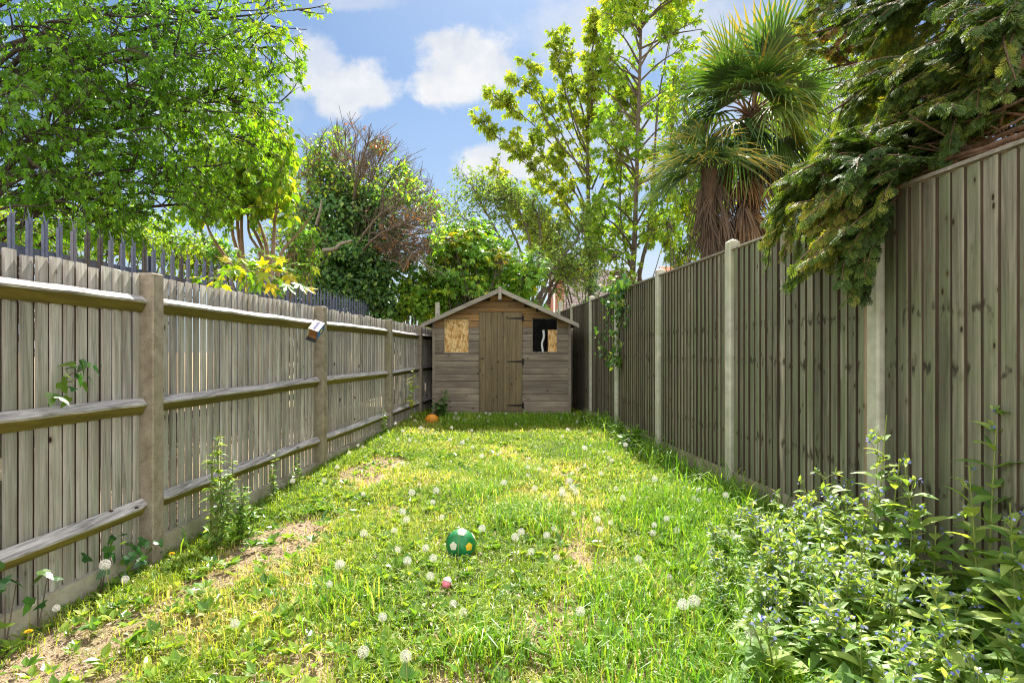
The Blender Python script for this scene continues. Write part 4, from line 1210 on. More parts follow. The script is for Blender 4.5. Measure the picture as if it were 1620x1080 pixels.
# ------------------------------------------------------------------ 6/7. the two tall maples
def tall_maples():
    rng = np.random.default_rng(36)
    D = 20.
    b = P(936, 600, D); b[2] = -.2
    tr = np.array([b, P(936, 500, D), P(934, 400, D), P(930, 300, D), P(931, 200, D), P(932, 110, D), P(945, 40, D)])
    L = [(tr, .10, .02)]
    spec = [((938, 440), (880, 400), (830, 350), (785, 282)), ((937, 390), (890, 315), (840, 268), (765, 198)), ((936, 350), (895, 260), (845, 200), (782, 152)), ((934, 300), (900, 235), (868, 170), (833, 102)),
            ((933, 250), (905, 180), (890, 130), (878, 62)), ((932, 215), (915, 150), (905, 115), (890, 58)), ((932, 190), (938, 130), (948, 80), (938, 35)), ((932, 180), (955, 110), (962, 70), (965, 30)),
            ((936, 330), (975, 250), (1000, 200), (1010, 150)), ((937, 420), (880, 370), (850, 335), (800, 300)), ((936, 410), (985, 350), (1005, 300), (1020, 255)), ((936, 300), (965, 230), (975, 190), (985, 130)), ((938, 450), (900, 420), (870, 385), (840, 330)), ((935, 280), (880, 220), (850, 160), (820, 135)),
            ((936, 380), (900, 330), (870, 290), (815, 240)), ((935, 340), (925, 260), (905, 215), (870, 160))]
    for si, s in enumerate(spec):
        for q in range(2 if si % 2 == 0 else 1):
            dd = rng.normal() * (.8 if q == 0 else 2.2)
            k = 1 if q == 0 else rng.uniform(.6, .85)
            pts = [P(x, y, D + dd * i / 3) for i, (x, y) in enumerate(s)]
            if q: pts = [pts[0]] + [pts[0] + (p - pts[0]) * k + [0, 0, -.3] for p in pts[1:]]
            L.append((np.array(pts), .035, .009))
    def rnd(r, s): return np.clip(.15 + .55 * r.random(len(s)) + .5 * (fbm(s[:, 0] * .8, s[:, 2] * .8, 3, 3) - .4), 0, 1)
    make_tree('maple_tree', 'tall airy maple with olive bronze young leaves and a slim ivied trunk behind the shed', 'tree', b, L, rng, M['bark'], M['leaf_olive'], MAPLE, .21,
              nt=430, tl=.62, m1=3, sl=.28, m2=5, twig_r=.014, droop=-.05, ldroop=.8, up=.5, t0=.22, fwd=.9, side=.7, rnd=rnd, twig_taper=.35)
    # ivy sleeve on its lower trunk : part of the same tree
    root = bpy.data.objects['maple_tree.001'] if 'maple_tree.001' in bpy.data.objects else None
    if root is not None:
        mb = MB(); n = 900
        t = rng.random(n); c = np.array([P(936 - 1 * a, 540 - 180 * a, D) for a in t]); th = rng.random(n) * 2 * np.pi
        o = np.stack([np.cos(th), np.sin(th), 0 * th], 1); s = c + o * rng.uniform(.12, .3, n)[:, None] * (1.15 - .5 * t[:, None])
        scatter(mb, OVAL, s, nrm(o * .4 + rdir(rng, n) * .4 + [0, 0, -.7]), nrm(o + [0, 0, .4]), rng.uniform(.10, .18, n), rng.random(n) * .8)
        mb.build('ivy', M['leaf_ivy'], root)
    # brighter, fuller maple beside it
    D = 18.
    b = P(1003, 600, D); b[2] = -.2
    L = [(np.array([b, P(1000, 450, D), P(1004, 380, D), P(1008, 260, D), P(1012, 120, D), P(1015, -20, D), P(1012, -120, D)]), .105, .02),
         (np.array([b, P(1010, 450, D), P(1022, 380, D - .2), P(1030, 300, D - .4), P(1040, 180, D - .6), P(1060, 60, D - .6)]), .075, .015),
         (np.array([b, P(1004, 450, D + .2), P(990, 400, D + .4), P(982, 330, D + .6), P(985, 230, D + .8)]), .065, .015)]
    for i in range(60):
        t = rng.random(); y0 = 430 - 480 * t
        x0 = 1004 + 10 * t
        sgn = rng.choice([-1, 1]); r = rng.uniform(40, 112) * (1 - .25 * t)
        x1 = x0 + sgn * r * (1.1 if sgn > 0 else .75); y1 = y0 - rng.uniform(15, 95)
        dd = rng.normal() * 1.6
        L.append((np.array([P(x0, y0, D), P(x0 * .5 + x1 * .5, y0 * .45 + y1 * .55 - 4, D + dd * .5), P(x1, y1, D + dd)]), .035, .010))
    def keep(s):
        x, y = px_of(s); return (x > np.interp(y, [0, 100, 200, 400, 470], [945, 945, 935, 915, 905])) & (x < 1118)
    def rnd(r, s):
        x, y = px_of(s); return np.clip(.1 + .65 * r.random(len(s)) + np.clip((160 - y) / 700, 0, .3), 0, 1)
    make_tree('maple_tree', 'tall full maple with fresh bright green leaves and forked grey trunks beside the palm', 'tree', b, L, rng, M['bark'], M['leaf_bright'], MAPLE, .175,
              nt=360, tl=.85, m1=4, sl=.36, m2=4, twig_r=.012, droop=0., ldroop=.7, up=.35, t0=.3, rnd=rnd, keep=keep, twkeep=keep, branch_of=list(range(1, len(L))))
tall_maples()

# ------------------------------------------------------------------ 8. extra greenery behind right fence and behind left palisade
def fillers():
    rng = np.random.default_rng(38)
    bush_px('privet_bush', 'yellow green bush showing between the forked maple trunks and the palm skirt', 'bush', 15., [(1075, 405, 24, 28), (1060, 370, 18, 40), (1100, 350, 20, 60)], rng, M['bark'], M['leaf_bright'], OVAL6, .11, 1500, 1075, clumps=24, tw_n=22, rbias=.12)
    bush_px('hazel_bush', 'loose green bush at the foot of the two tall maples beside the tiled roof', 'bush', 17., [(905, 425, 40, 28), (960, 395, 34, 26), (985, 440, 30, 22), (880, 385, 30, 24), (1030, 360, 34, 26)], rng, M['bark'], M['leaf_bright'], MAPLE, .13, 1150, 940, clumps=26, tw_n=24, rbias=.05)
    bush_px('ash_tree', 'light yellow green tree filling the gaps behind the palm and conifer', 'tree', 15.5, [(1290, 130, 80, 90), (1330, 250, 70, 70), (1230, 290, 60, 60), (1130, 260, 60, 80), (1400, 150, 80, 100), (1080, 180, 36, 90), (1110, 330, 40, 60), (1070, 300, 40, 60), (1230, 180, 50, 60)], rng, M['bark'], M['leaf_bright'], OVAL6, .15, 8200, 1270, clumps=40, tw_n=110, rbias=.08)
    bush_px('hawthorn_bush', 'sunlit green bush beyond the steel palisade fence below the big maple', 'bush', 12.5, [(60, 360, 110, 50), (200, 370, 90, 55), (300, 400, 70, 45), (-80, 340, 100, 70)], rng, M['bark'], M['leaf_bright'], OVAL, .10, 9500, 150, clumps=60, tw_n=80, rbias=.02)
    bush_px('hawthorn_bush', 'shadowy green bush behind the tan stems, against the palisade', 'bush', 12., [(440, 440, 50, 50), (350, 420, 40, 45), (475, 400, 30, 55)], rng, M['bark_tan'], M['leaf_bush'], OVAL, .10, 3000, 430, clumps=36, tw_n=70)
fillers()

# ------------------------------------------------------------------ palm
def palm():
    rng = np.random.default_rng(40)
    D = 9.6
    c = P(1190, 185, D)
    b = np.array([c[0] - .15, D, -.1])
    root = thing('fan_palm', 'hairy trunked fan palm with stiff pleated fronds and a skirt of dead brown leaves', 'palm', b)
    mb = MB(); tp = smooth_path([b, b + [.02, 0, 1.5], [c[0] - .05, D, 3.2], c + [0, 0, .1]], 24)
    R = .14 + .02 * np.sin(np.arange(24) * 2.1) + .06 * np.exp(-((np.linspace(0, 1, 24) - .88) / .1) ** 2)
    batch_tubes(mb, tp, R, 14, .5)
    # old leaf bases and fibre sticking out of the trunk
    n = 900; t = rng.uniform(.35, 1, n); th = rng.random(n) * 2 * np.pi
    s = np.stack([np.interp(t, np.linspace(0, 1, 24), tp[:, k]) for k in range(3)], 1); o = np.stack([np.cos(th), np.sin(th), 0 * th], 1)
    s = s + o * .13
    pts = grow_from(rng, s, nrm(o * .7 + [0, 0, .6] + rdir(rng, n) * .4), rng.uniform(.08, .24, n), 4, .5)
    batch_tubes(mb, pts, np.linspace(.010, .003, 4)[None], 3)
    mb.build('trunk', M['palm_fibre'], root, smooth=True)
    def frond(start, d, pet, rad, droop, dead, fold, facing=None, tip=None):
        mb = MB()
        d = nrm(d)
        e = start + d * pet
        mid = start + d * pet * .5 + np.array([0, 0, .08 * pet])
        pp = smooth_path([start, mid, e], 8)
        batch_tubes(mb, pp, np.linspace(.018, .010, 8), 5, .75 if not dead else .3, 1)
        fw = nrm(e - mid)
        up = nrm(np.array([0, 0, 1.]) - fw * fw[2] + rng.normal(size=3) * .25) if abs(fw[2]) < .95 else nrm(np.array([rng.normal(), -1, 0.2]))
        if facing is not None: up = nrm(np.asarray(facing, float) - fw * np.dot(fw, facing))
        sd = nrm(np.cross(fw, up)); up = np.cross(sd, fw)
        ns = 30
        a = np.linspace(-math.radians(fold), math.radians(fold), ns) + rng.normal(size=ns) * .015
        ll = rad * (1 - .20 * np.abs(a / a.max()) ** 2) * rng.uniform(.93, 1.04, ns)
        tau = np.array([0, .3, .6, .82, 1.0])
        dirs = np.cos(a)[:, None] * fw + np.sin(a)[:, None] * sd
        if dead: dirs = nrm(dirs + rng.normal(size=dirs.shape) * .14); ll = ll * rng.uniform(.5, 1.2, ns)
        cup = .10 * np.abs(np.sin(a))
        dr = droop * rng.uniform(.6, 1.5, ns)
        C = e + dirs[:, None, :] * (ll[:, None] * tau)[..., None] + up * (cup[:, None] * ll[:, None] * tau)[..., None] + np.array([0, 0, -1.]) * (dr[:, None] * ll[:, None] * (tau ** 2.4))[..., None]
        if tip is not None: C = C + np.asarray(tip) * (ll[:, None] * tau ** 2)[..., None]
        wprof = np.array([.35, 1, .8, .42, .05]) * rad * .0255
        perp = nrm(np.cross(dirs, up))
        pl = up * rad * .010
        A = C + perp[:, None, :] * wprof[None, :, None] + pl * np.array([0, 1, 1, .6, 0])[None, :, None]
        B = C - perp[:, None, :] * wprof[None, :, None] + pl * np.array([0, 1, 1, .6, 0])[None, :, None]
        V = np.stack([A, C, B], 2)            # ns,5,3,3
        idx = np.arange(ns * 15).reshape(ns, 5, 3)
        q = np.concatenate([np.stack([idx[:, :-1, k], idx[:, :-1, k + 1], idx[:, 1:, k + 1], idx[:, 1:, k]], -1).reshape(ns, 4, 4) for k in (0, 1)], 1)
        base = rng.random() * .85
        rr = np.clip(base + rng.random(ns) * .2 - .05, 0, 1)
        # tips yellowed on some
        rr8 = np.repeat(rr[:, None], 8, 1)
        if not dead and rng.random() < .4: rr8[:, [3, 7]] = np.clip(rr8[:, [3, 7]] + .45, 0, 1); rr8[:, [2, 6]] = np.clip(rr8[:, [2, 6]] + .2, 0, 1)
        mb.add(V.reshape(-1, 3), q.reshape(-1, 4), rr8.ravel())
        return mb.build('dead_frond' if dead else 'frond', [M['palm_dead'] if dead else M['palm_leaf'], M['palm_dead']], root)
    # (direction, petiole, radius, droop)
    fr = [((.10, -.05, 1), .75, 1.1, .03), ((.42, .1, .95), .75, 1.1, .06), ((-.42, .1, .95), .75, .95, .10), ((.25, -.35, .95), .8, .95, .10), ((-.75, -.3, .75), .6, .75, .25), ((.15, .5, .9), .6, .9, .1), ((-.95, -.2, .35), .65, .8, .35), ((-.75, -.65, .15), .6, .75, .35),
          ((-.95, .3, .0), .6, .75, .5), ((-.35, -.9, .2), .5, .75, .5), ((.8, -.3, .4), .65, .8, .4), ((.95, .2, .15), .7, .8, .5), ((.65, -.7, .1), .55, .75, .55), ((.9, -.1, -.2), .65, .75, .6), ((.2, -.95, -.1), .45, .65, .7), ((-.85, -.4, -.25), .65, .75, .5),
           ((-.9, -.1, -.45), .7, .7, .6), ((-.55, -.7, -.45), .55, .65, .7), ((.55, -.5, -.5), .6, .7, .7), ((.05, -.35, .85), .5, .8, .2), ((.45, -.55, .6), .55, .8, .3), ((-.2, -.75, .45), .5, .75, .3), ((.25, -.8, .3), .5, .75, .4), ((-.5, -.5, .55), .55, .8, .35)]
    fr += [((-.55, -.45, -.7), .5, .62, .8), ((.5, -.55, -.7), .5, .62, .8), ((-.75, .1, -.65), .55, .65, .8), ((.75, .1, -.6), .55, .65, .8), ((-.1, -.7, -.75), .42, .58, .8), ((-.85, -.45, .0), .6, .8, .5)]
    for d, pt, rd, dp in fr:
        frond(c + rng.normal(size=3) * .04, np.array(d, float) + rng.normal(size=3) * .06, pt * 1.08, rd * 1.12, dp, False, rng.uniform(68, 100))
    for k in range(26):
        th = rng.random() * 2 * np.pi
        z = rng.uniform(-1.5, -.35)
        x = rng.normal() * .10 + (-.12)
        st = c + np.array([x, 0, z])
        frond(st, np.array([math.cos(th) * .6, math.sin(th) * .6, -.7]), rng.uniform(.25, .5), rng.uniform(.45, .75), .35, True, rng.uniform(14, 34))
palm()
# second, older skirt of a lower neighbouring palm
def palm_two():
    rng = np.random.default_rng(41)
    D = 9.3; c = P(1122, 268, D); b = np.array([c[0], D, -.1])
    root = thing('fan_palm', 'shorter palm with orange tipped drooping fronds over a hanging mat of dead brown leaves', 'palm', b)
    mb = MB(); batch_tubes(mb, smooth_path([b, b + [0, 0, 1.8], c], 12), .12, 12, .5); mb.build('trunk', M['palm_fibre'], root, smooth=True)
    def hang(st, d, L, w, dead, spread):
        mb = MB(); ns = 26
        d = nrm(d); sd = nrm(np.cross(d, [0.1, .2, 1])); 
        a = np.linspace(-spread, spread, ns)
        dirs = nrm(np.cos(a)[:, None] * d + np.sin(a)[:, None] * sd)
        tau = np.array([0, .35, .7, 1.0]); ll = L * (rng.uniform(.35, 1.2, ns) if dead else rng.uniform(.8, 1.1, ns))
        e = st + d * L * .45
        dirs = nrm(dirs + rng.normal(size=dirs.shape) * (.16 if dead else .03))
        C = e + dirs[:, None] * (ll[:, None] * tau)[..., None] + np.array([0, 0, -1]) * (ll[:, None] * tau ** 2 * rng.uniform(.3, .6, ns)[:, None])[..., None] + rng.normal(size=(ns, 1, 3)) * .02
        batch_tubes(mb, smooth_path([st, st + d * L * .25 + [0, 0, .03], e], 6), .011, 5, .3, 1)
        wp = np.array([.5, 1, .8, .08]) * w
        perp = nrm(np.cross(dirs, [0, -.9, .3]))
        A = C + perp[:, None] * wp[None, :, None]; B = C - perp[:, None] * wp[None, :, None]
        V = np.stack([A, B], 2); idx = np.arange(ns * 8).reshape(ns, 4, 2)
        q = np.stack([idx[:, :-1, 0], idx[:, :-1, 1], idx[:, 1:, 1], idx[:, 1:, 0]], -1).reshape(ns, 3, 4)
        rr = np.clip(np.repeat((rng.random() * .5 + rng.random(ns) * .3)[:, None], 3, 1) + (np.array([0, .25, .6]) if not dead else 0), 0, 1)
        mb.add(V.reshape(-1, 3), q.reshape(-1, 4), rr.ravel())
        mb.build('dead_frond' if dead else 'frond', [M['palm_dead'] if dead else M['palm_leaf'], M['palm_dead']], root)
    for dx, dy, dz in ((-.9, -.3, .25), (-.7, -.7, .1), (-.3, -.9, .3), (-.8, .2, .5), (.3, -.9, .2), (.7, -.5, .1), (-.95, -.1, -.15), (-.2, -.4, .8)):
        hang(c + rng.normal(size=3) * .03, np.array([dx, dy, dz]), .80, .012, False, 1.3)
    for k in range(22):
        th = rng.random() * 2 * np.pi
        hang(c + [rng.normal() * .08, rng.normal() * .05, -rng.uniform(.05, 1.0)], np.array([math.cos(th) * .38, math.sin(th) * .38, -.9]), rng.uniform(.25, .52), .0065, True, rng.uniform(.3, .9))
palm_two()

# ------------------------------------------------------------------ conifer overhanging the right fence
def conifer():
    rng = np.random.default_rng(42)
    b = np.array([4.6, 5.2, -.1])
    root = thing('conifer', 'dark feathery conifer with drooping sprays and bare brown limbs hanging over the tall fence', 'tree', b)
    L = [(np.array([b, b + [0, 0, 2.], b + [-.1, -.1, 5.], b + [0, 0, 9.]]), .22, .05)]
    tips = []
    def limb(pts, r0=.04, r1=.010):
        L.append((np.array(pts), r0, r1))
    tr = lambda z: b + np.array([-.05, -.05, z])
    main = [  # arcs from the trunk to screen-measured ends
        (2.4, (1560, 250, 3.2), (1480, 250, 3.35), (1300, 275, 3.55), .05), (2.3, (1600, 262, 3.1), (1500, 270, 3.2), (1370, 262, 3.35), .045), (2.5, (1560, 240, 3.4), (1440, 240, 3.6), (1230, 300, 3.75), .05), (2.2, (1540, 265, 3.2), (1440, 300, 3.3), (1335, 425, 3.32), .035), (2.5, (1590, 235, 3.3), (1500, 225, 3.4), (1390, 230, 3.6), .04),
        (2.8, (1620, 180, 3.6), (1480, 150, 3.9), (1330, 210, 4.3), .05), (3.2, (1600, 120, 4.), (1450, 90, 4.4), (1290, 120, 4.8), .05), (3.6, (1600, 60, 4.3), (1450, 30, 4.6), (1250, 60, 5.0), .05), (3.9, (1580, 10, 4.4), (1440, -30, 4.7), (1270, 30, 5.0), .05), (4.3, (1600, -80, 4.3), (1450, -120, 4.7), (1300, -60, 5.0), .05),
        (3., (1660, 100, 3.4), (1560, 80, 3.4), (1430, 110, 3.6), .05), (3.4, (1660, 20, 3.5), (1560, -20, 3.6), (1420, 10, 3.9), .05), (2.7, (1680, 170, 3.3), (1600, 140, 3.2), (1500, 170, 3.2), .04), (3.8, (1700, -60, 3.6), (1600, -100, 3.6), (1460, -80, 3.9), .05), (2.9, (1700, 60, 3.2), (1640, 20, 3.1), (1560, 60, 3.1), .04),
        (2.6, (1580, 200, 3.6), (1460, 190, 3.8), (1370, 215, 4.0), .04), (2.2, (1640, 230, 3.3), (1560, 215, 3.4), (1480, 215, 3.5), .035), (3.3, (1560, 80, 4.2), (1420, 110, 4.5), (1310, 180, 4.7), .04), (4.8, (1650, -200, 4.2), (1500, -240, 4.7), (1330, -180, 5.2), .05), (4.2, (1750, -100, 3.6), (1720, -160, 3.4), (1640, -120, 3.3), .05), (2.5, (1800, 130, 3.3), (1780, 90, 3.1), (1700, 120, 2.95), .04), (2.6, (1720, 170, 3.6), (1660, 130, 3.3), (1560, 165, 3.15), .04), (2.4, (1740, 220, 3.5), (1690, 180, 3.2), (1600, 180, 3.0), .035), (2.4, (1700, 230, 3.8), (1620, 190, 3.6), (1500, 215, 3.5), .035), (3.1, (1720, 40, 3.6), (1640, 60, 3.4), (1540, 110, 3.4), .04), (2.8, (1700, 120, 3.9), (1600, 110, 3.9), (1500, 130, 4.0), .04), (2.5, (1690, 200, 4.2), (1590, 180, 4.2), (1480, 190, 4.2), .04), (2.3, (1660, 250, 3.4), (1560, 248, 3.3), (1440, 262, 3.35), .03), (2.3, (1700, 240, 3.2), (1620, 236, 3.1), (1520, 250, 3.15), .028)]
    for z, p1, p2, p3, r in main:
        limb([tr(z), P(*p1), P(*p2), P(*p3)], r * .62, .006)
    lm = resample_limbs(L, rng, wob=.04, K=16)
    mb = MB()
    for p, r, l in lm: batch_tubes(mb, p, r, 8, rng.random())
    for k in range(26):   # bare brown twigs over the fence top
        e0 = lm[1 + (0, 1, 2, 4)[k % 4]][0]; i = rng.integers(3, 8); s = e0[i]
        t = nrm(e0[i + 1] - e0[i]); d = rdir(rng, 1)[0] * .6; d[2] = abs(d[2]) * .6; d = nrm(t * .9 + d)
        p = grow_from(rng, s[None], d[None], np.array([rng.uniform(.3, .8)]), 8, .05)[0]; batch_tubes(mb, p, np.linspace(.008, .003, 8), 5)
    for pts, r in ((((1640, 205, 2.75), (1560, 238, 2.95), (1480, 258, 3.15), (1405, 268, 3.4)), .016), (((1650, 190, 2.8), (1570, 215, 3.), (1500, 240, 3.2), (1420, 262, 3.5)), .012), (((1640, 225, 2.7), (1590, 232, 2.8), (1530, 250, 3.0), (1440, 276, 3.25)), .010), (((1625, 90, 2.9), (1590, 150, 3.0), (1575, 190, 3.1), (1500, 232, 3.3)), .014), (((1640, 150, 2.85), (1570, 175, 3.0), (1520, 200, 3.1), (1460, 205, 3.3)), .008), (((1630, 180, 2.8), (1590, 196, 2.9), (1540, 228, 3.1), (1480, 250, 3.2)), .007)):
        p = smooth_path([P(*q) for q in pts], 14) + np.cumsum(rng.normal(size=(14, 3)) * .006, 0); batch_tubes(mb, p, np.linspace(r, r * .45, 14), 6, rng.random())
    mb.build('trunk', M['bark_conifer'], root, smooth=True)
    # drooping branchlets carrying flat sprays
    paths = [p for p, _, _ in lm[1:]]
    A = np.stack(paths)
    n = 1330
    w = np.array([4.0 if i == 3 else 2.1 if i < 5 else 1.0 for i in range(len(paths))]); w /= w.sum()
    which = rng.choice(len(paths), n, p=w); t = .45 + .55 * rng.random(n) ** .8
    u = t * 15; i = np.minimum(u.astype(int), 14); f = (u - i)[:, None]
    s = A[which, i] * (1 - f) + A[which, i + 1] * f
    tan = nrm(A[which, i + 1] - A[which, i])
    r = rdir(rng, n); r[:, 2] *= .45; r = nrm(r - (r * tan).sum(1, keepdims=True) * tan)
    d = nrm(tan * .8 + r * .8 + [0, 0, .05])
    br = grow_from(rng, s, d, rng.uniform(.3, .75, n) * (1.15 - .45 * t), 6, .42)
    def ok(q):
        x, y = px_of(q)
        lim = np.interp(x, [1185, 1200, 1215, 1235, 1270, 1305, 1345, 1378, 1400, 1410, 1440, 1480, 1530, 1620, 1800], [300, 385, 462, 450, 440, 440, 492, 465, 330, 300, 272, 262, 235, 185, 150])
        left = np.interp(y, [-300, 0, 60, 120, 170, 215, 245, 300, 380, 470], [1300, 1275, 1232, 1290, 1315, 1320, 1255, 1205, 1200, 1205]) + 10 * np.sin(y / 8.)
        return (y < lim + 9 * np.sin(x / 6.)) & (x > left) & (q[:, 1] > .8)
    br = br[ok(br[:, -1]) & ok(br[:, 2])]
    mb = MB(); batch_tubes(mb, br, np.linspace(.007, .003, 6)[None], 4); mb.build('branchlet', M['bark_conifer'], root, smooth=True)
    mb = MB()
    N = len(br); m = 58
    idx = np.repeat(np.arange(N), m); tt = rng.uniform(.1, 1, N * m); u = tt * 5; i = np.minimum(u.astype(int), 4); f = (u - i)[:, None]
    s = br[idx, i] * (1 - f) + br[idx, i + 1] * f; tan = nrm(br[idx, i + 1] - br[idx, i])
    sdv = nrm(np.cross(tan, [0, 0, 1.])); sg = rng.choice([-1, 1], N * m)[:, None]
    d = nrm(tan * .75 + sdv * sg * .7 + rdir(rng, N * m) * .25 + [0, 0, -.28])
    nz = nrm(np.array([0, 0, 1.]) + rdir(rng, N * m) * .5)
    k = ok(s)
    s, d, nz = s[k], d[k], nz[k]
    ton = fbm(s[:, 0] * 2.2 + s[:, 1], s[:, 2] * 2.2, 4, 3)
    x, y = px_of(s)
    rr = np.clip(rng.random(len(s)) * .6 + (ton - .38) * 1.2 + .25 * ((x < 1330) & (y > 230)), 0, .94)  # hanging clump tinted yellower to paint sunlight on it
    dead = (fbm(s[:, 0] * 1.5, s[:, 2] * 1.5 + s[:, 1], 14, 3) > .66) & (rng.random(len(s)) < .5)
    rr = np.where(dead, 1.0, rr)
    scatter(mb, SPRAY, s, d, nz, rng.uniform(.036, .085, len(s)), rr, curl=rng.uniform(.0, .35, len(s)))
    mb.build('crown', M['leaf_conifer'], root)
M['bark_conifer'] = mat_wood('brown_conifer_bark', (.045, .027, .017), (.19, .115, .07), freq=22, stretch=.2, knots=False, bump=.8, rvar=.3)
conifer()
# ================================================================== lawn
M['grass'] = mat_leaf('lawn_grass_blade', [(.0, (.13, .23, .020)), (.4, (.24, .37, .032)), (.7, (.37, .46, .06)), (.86, (.52, .48, .16)), (1., (.68, .58, .38))], .5, tcol=(1.3, 1.25, .6), rough=.45, spec=.4, clump=.9, cvar=.4)
M['grass_tall'] = mat_leaf('tall_grass_blade', [(.0, (.08, .22, .02)), (.5, (.17, .36, .03)), (.85, (.32, .46, .05)), (1., (.54, .50, .16))], .5, tcol=(1.3, 1.25, .6), rough=.4, spec=.45, clump=1.1, cvar=.3)
M['weed_leaf'] = mat_leaf('lawn_weed_leaf', [(.0, (.04, .13, .022)), (.45, (.16, .32, .04)), (.8, (.32, .45, .06)), (1., (.50, .52, .22))], .42, tcol=(1.3, 1.25, .55), rough=.35, spec=.45, clump=1.3, cvar=.3)
M['straw'] = mat_noise('dry_straw', [(.3, (.42, .30, .18)), (.7, (.78, .64, .44))], 30, bump=0)
M['litter'] = mat_leaf('dry_leaf_litter', [(.0, (.09, .055, .033)), (.4, (.26, .175, .11)), (.7, (.50, .39, .29)), (1., (.72, .62, .52))], .2, tcol=(1, .9, .8), rough=.6)

def xL(y): return -2.199 + SL * (y - 3.647) + .015
def xR(y): return 2.42 + SR * y - .03
def inside_lawn(x, y):
    shed = (y > 10.72) & (x > -1.42) & (x < 1.05)
    return (x > xL(y)) & (x < xR(y)) & ~shed & (y > 1.2) & (y < 13.4)

def bare(x, y):
    """0 full grass .. 1 bare soil : a worn strip near the grey fence and a few scuffed patches"""
    n = fbm(x * 2.1 + 3, y * 1.5 + 9, 21, 4)
    strip = np.zeros_like(x)
    for px, py, rx, ry in ((-1.74, 2.50, .36, .55), (-1.66, 3.15, .17, .35), (-1.55, 4.0, .30, .52), (-1.53, 4.85, .17, .4), (-1.48, 5.8, .30, .72), (-1.35, 7.0, .2, .5)):
        w = (n - .5) * .9
        strip = np.maximum(strip, np.clip(2.05 - 1.35 * (np.sqrt(((x - px) / rx) ** 2 + ((y - py) / ry) ** 2) + w), 0, 1))
    patch = np.zeros_like(x)
    for px, py, r in ((.20, 4.35, .30), (.12, 3.65, .32), (-.7, 2.5, .25), (.3, 6.6, .5), (-.5, 7.4, .6), (-1.35, 9.9, .4), (.2, 2.75, .3), (-1.2, 6.6, .5), (.05, 3.2, .3), (.6, 5.0, .25)):
        patch = np.maximum(patch, np.exp(-(((x - px) / r) ** 2 + ((y - py) / (r * 1.1)) ** 2)))
    strip = strip * np.clip(fbm(x * 1.9 + 31, y * 1.5 + 2, 77, 3) * 3.6 - 1.1, .15, 1.15)
    return np.clip(strip * 1.15 + patch * .62 + (n - .52) * 2.7 - .06, 0, 1)

TOYS = [(PGZ(704, 943)[:2], .085), (PGZ(729, 882)[:2], .10), (PGZ(683, 673)[:2], .14)]
def blades(mb, rng, x, y, h, w, lean, rnd, heading=None, mat=0):
    for c, r in TOYS:
        near = (np.hypot(x - c[0], y - c[1] + .04) < r)
        h = np.where(near, np.minimum(h, .028), h)
    n = len(x)
    p = np.stack([x, y, gz(x, y) - .004], 1)
    th = rng.random(n) * 2 * np.pi if heading is None else heading
    dirv = np.stack([np.cos(th), np.sin(th), 0 * th], 1)
    sd = np.stack([-np.sin(th + rng.normal(size=n) * .5), np.cos(th), 0 * th], 1)
    L = lean[:, None]; H = h[:, None]; W = (w / 2)[:, None]
    z = np.array([0, 0, 1.])
    m1 = p + dirv * L * H * .18 + z * H * .45
    m2 = p + dirv * L * H * .55 + z * H * (.82 - .12 * L)
    tp = p + dirv * L * H * 1.0 + z * H * (1.0 - .38 * L)
    V = np.stack([p - sd * W * .8, p + sd * W * .8, m1 + sd * W, m1 - sd * W, m2 + sd * W * .75, m2 - sd * W * .75, tp], 1)
    b = (np.arange(n) * 7)[:, None]
    Q = np.concatenate([b + np.array([[0, 1, 2, 3]]), b + np.array([[3, 2, 4, 5]])])
    T = b + np.array([[5, 4, 6]])
    base = mb.n
    mb.V.append(V.reshape(-1, 3)); mb.F.append((Q + base, np.concatenate([rnd, rnd]), mat)); mb.F.append((T + base, rnd, mat)); mb.n += n * 7

def sample(rng, n, y0, y1, pw=1.0):
    y = y0 + (y1 - y0) * rng.random(n) ** pw
    a, b = xL(y), xR(y)
    x = a + (b - a) * rng.random(n)
    k = inside_lawn(x, y)
    return x[k], y[k]

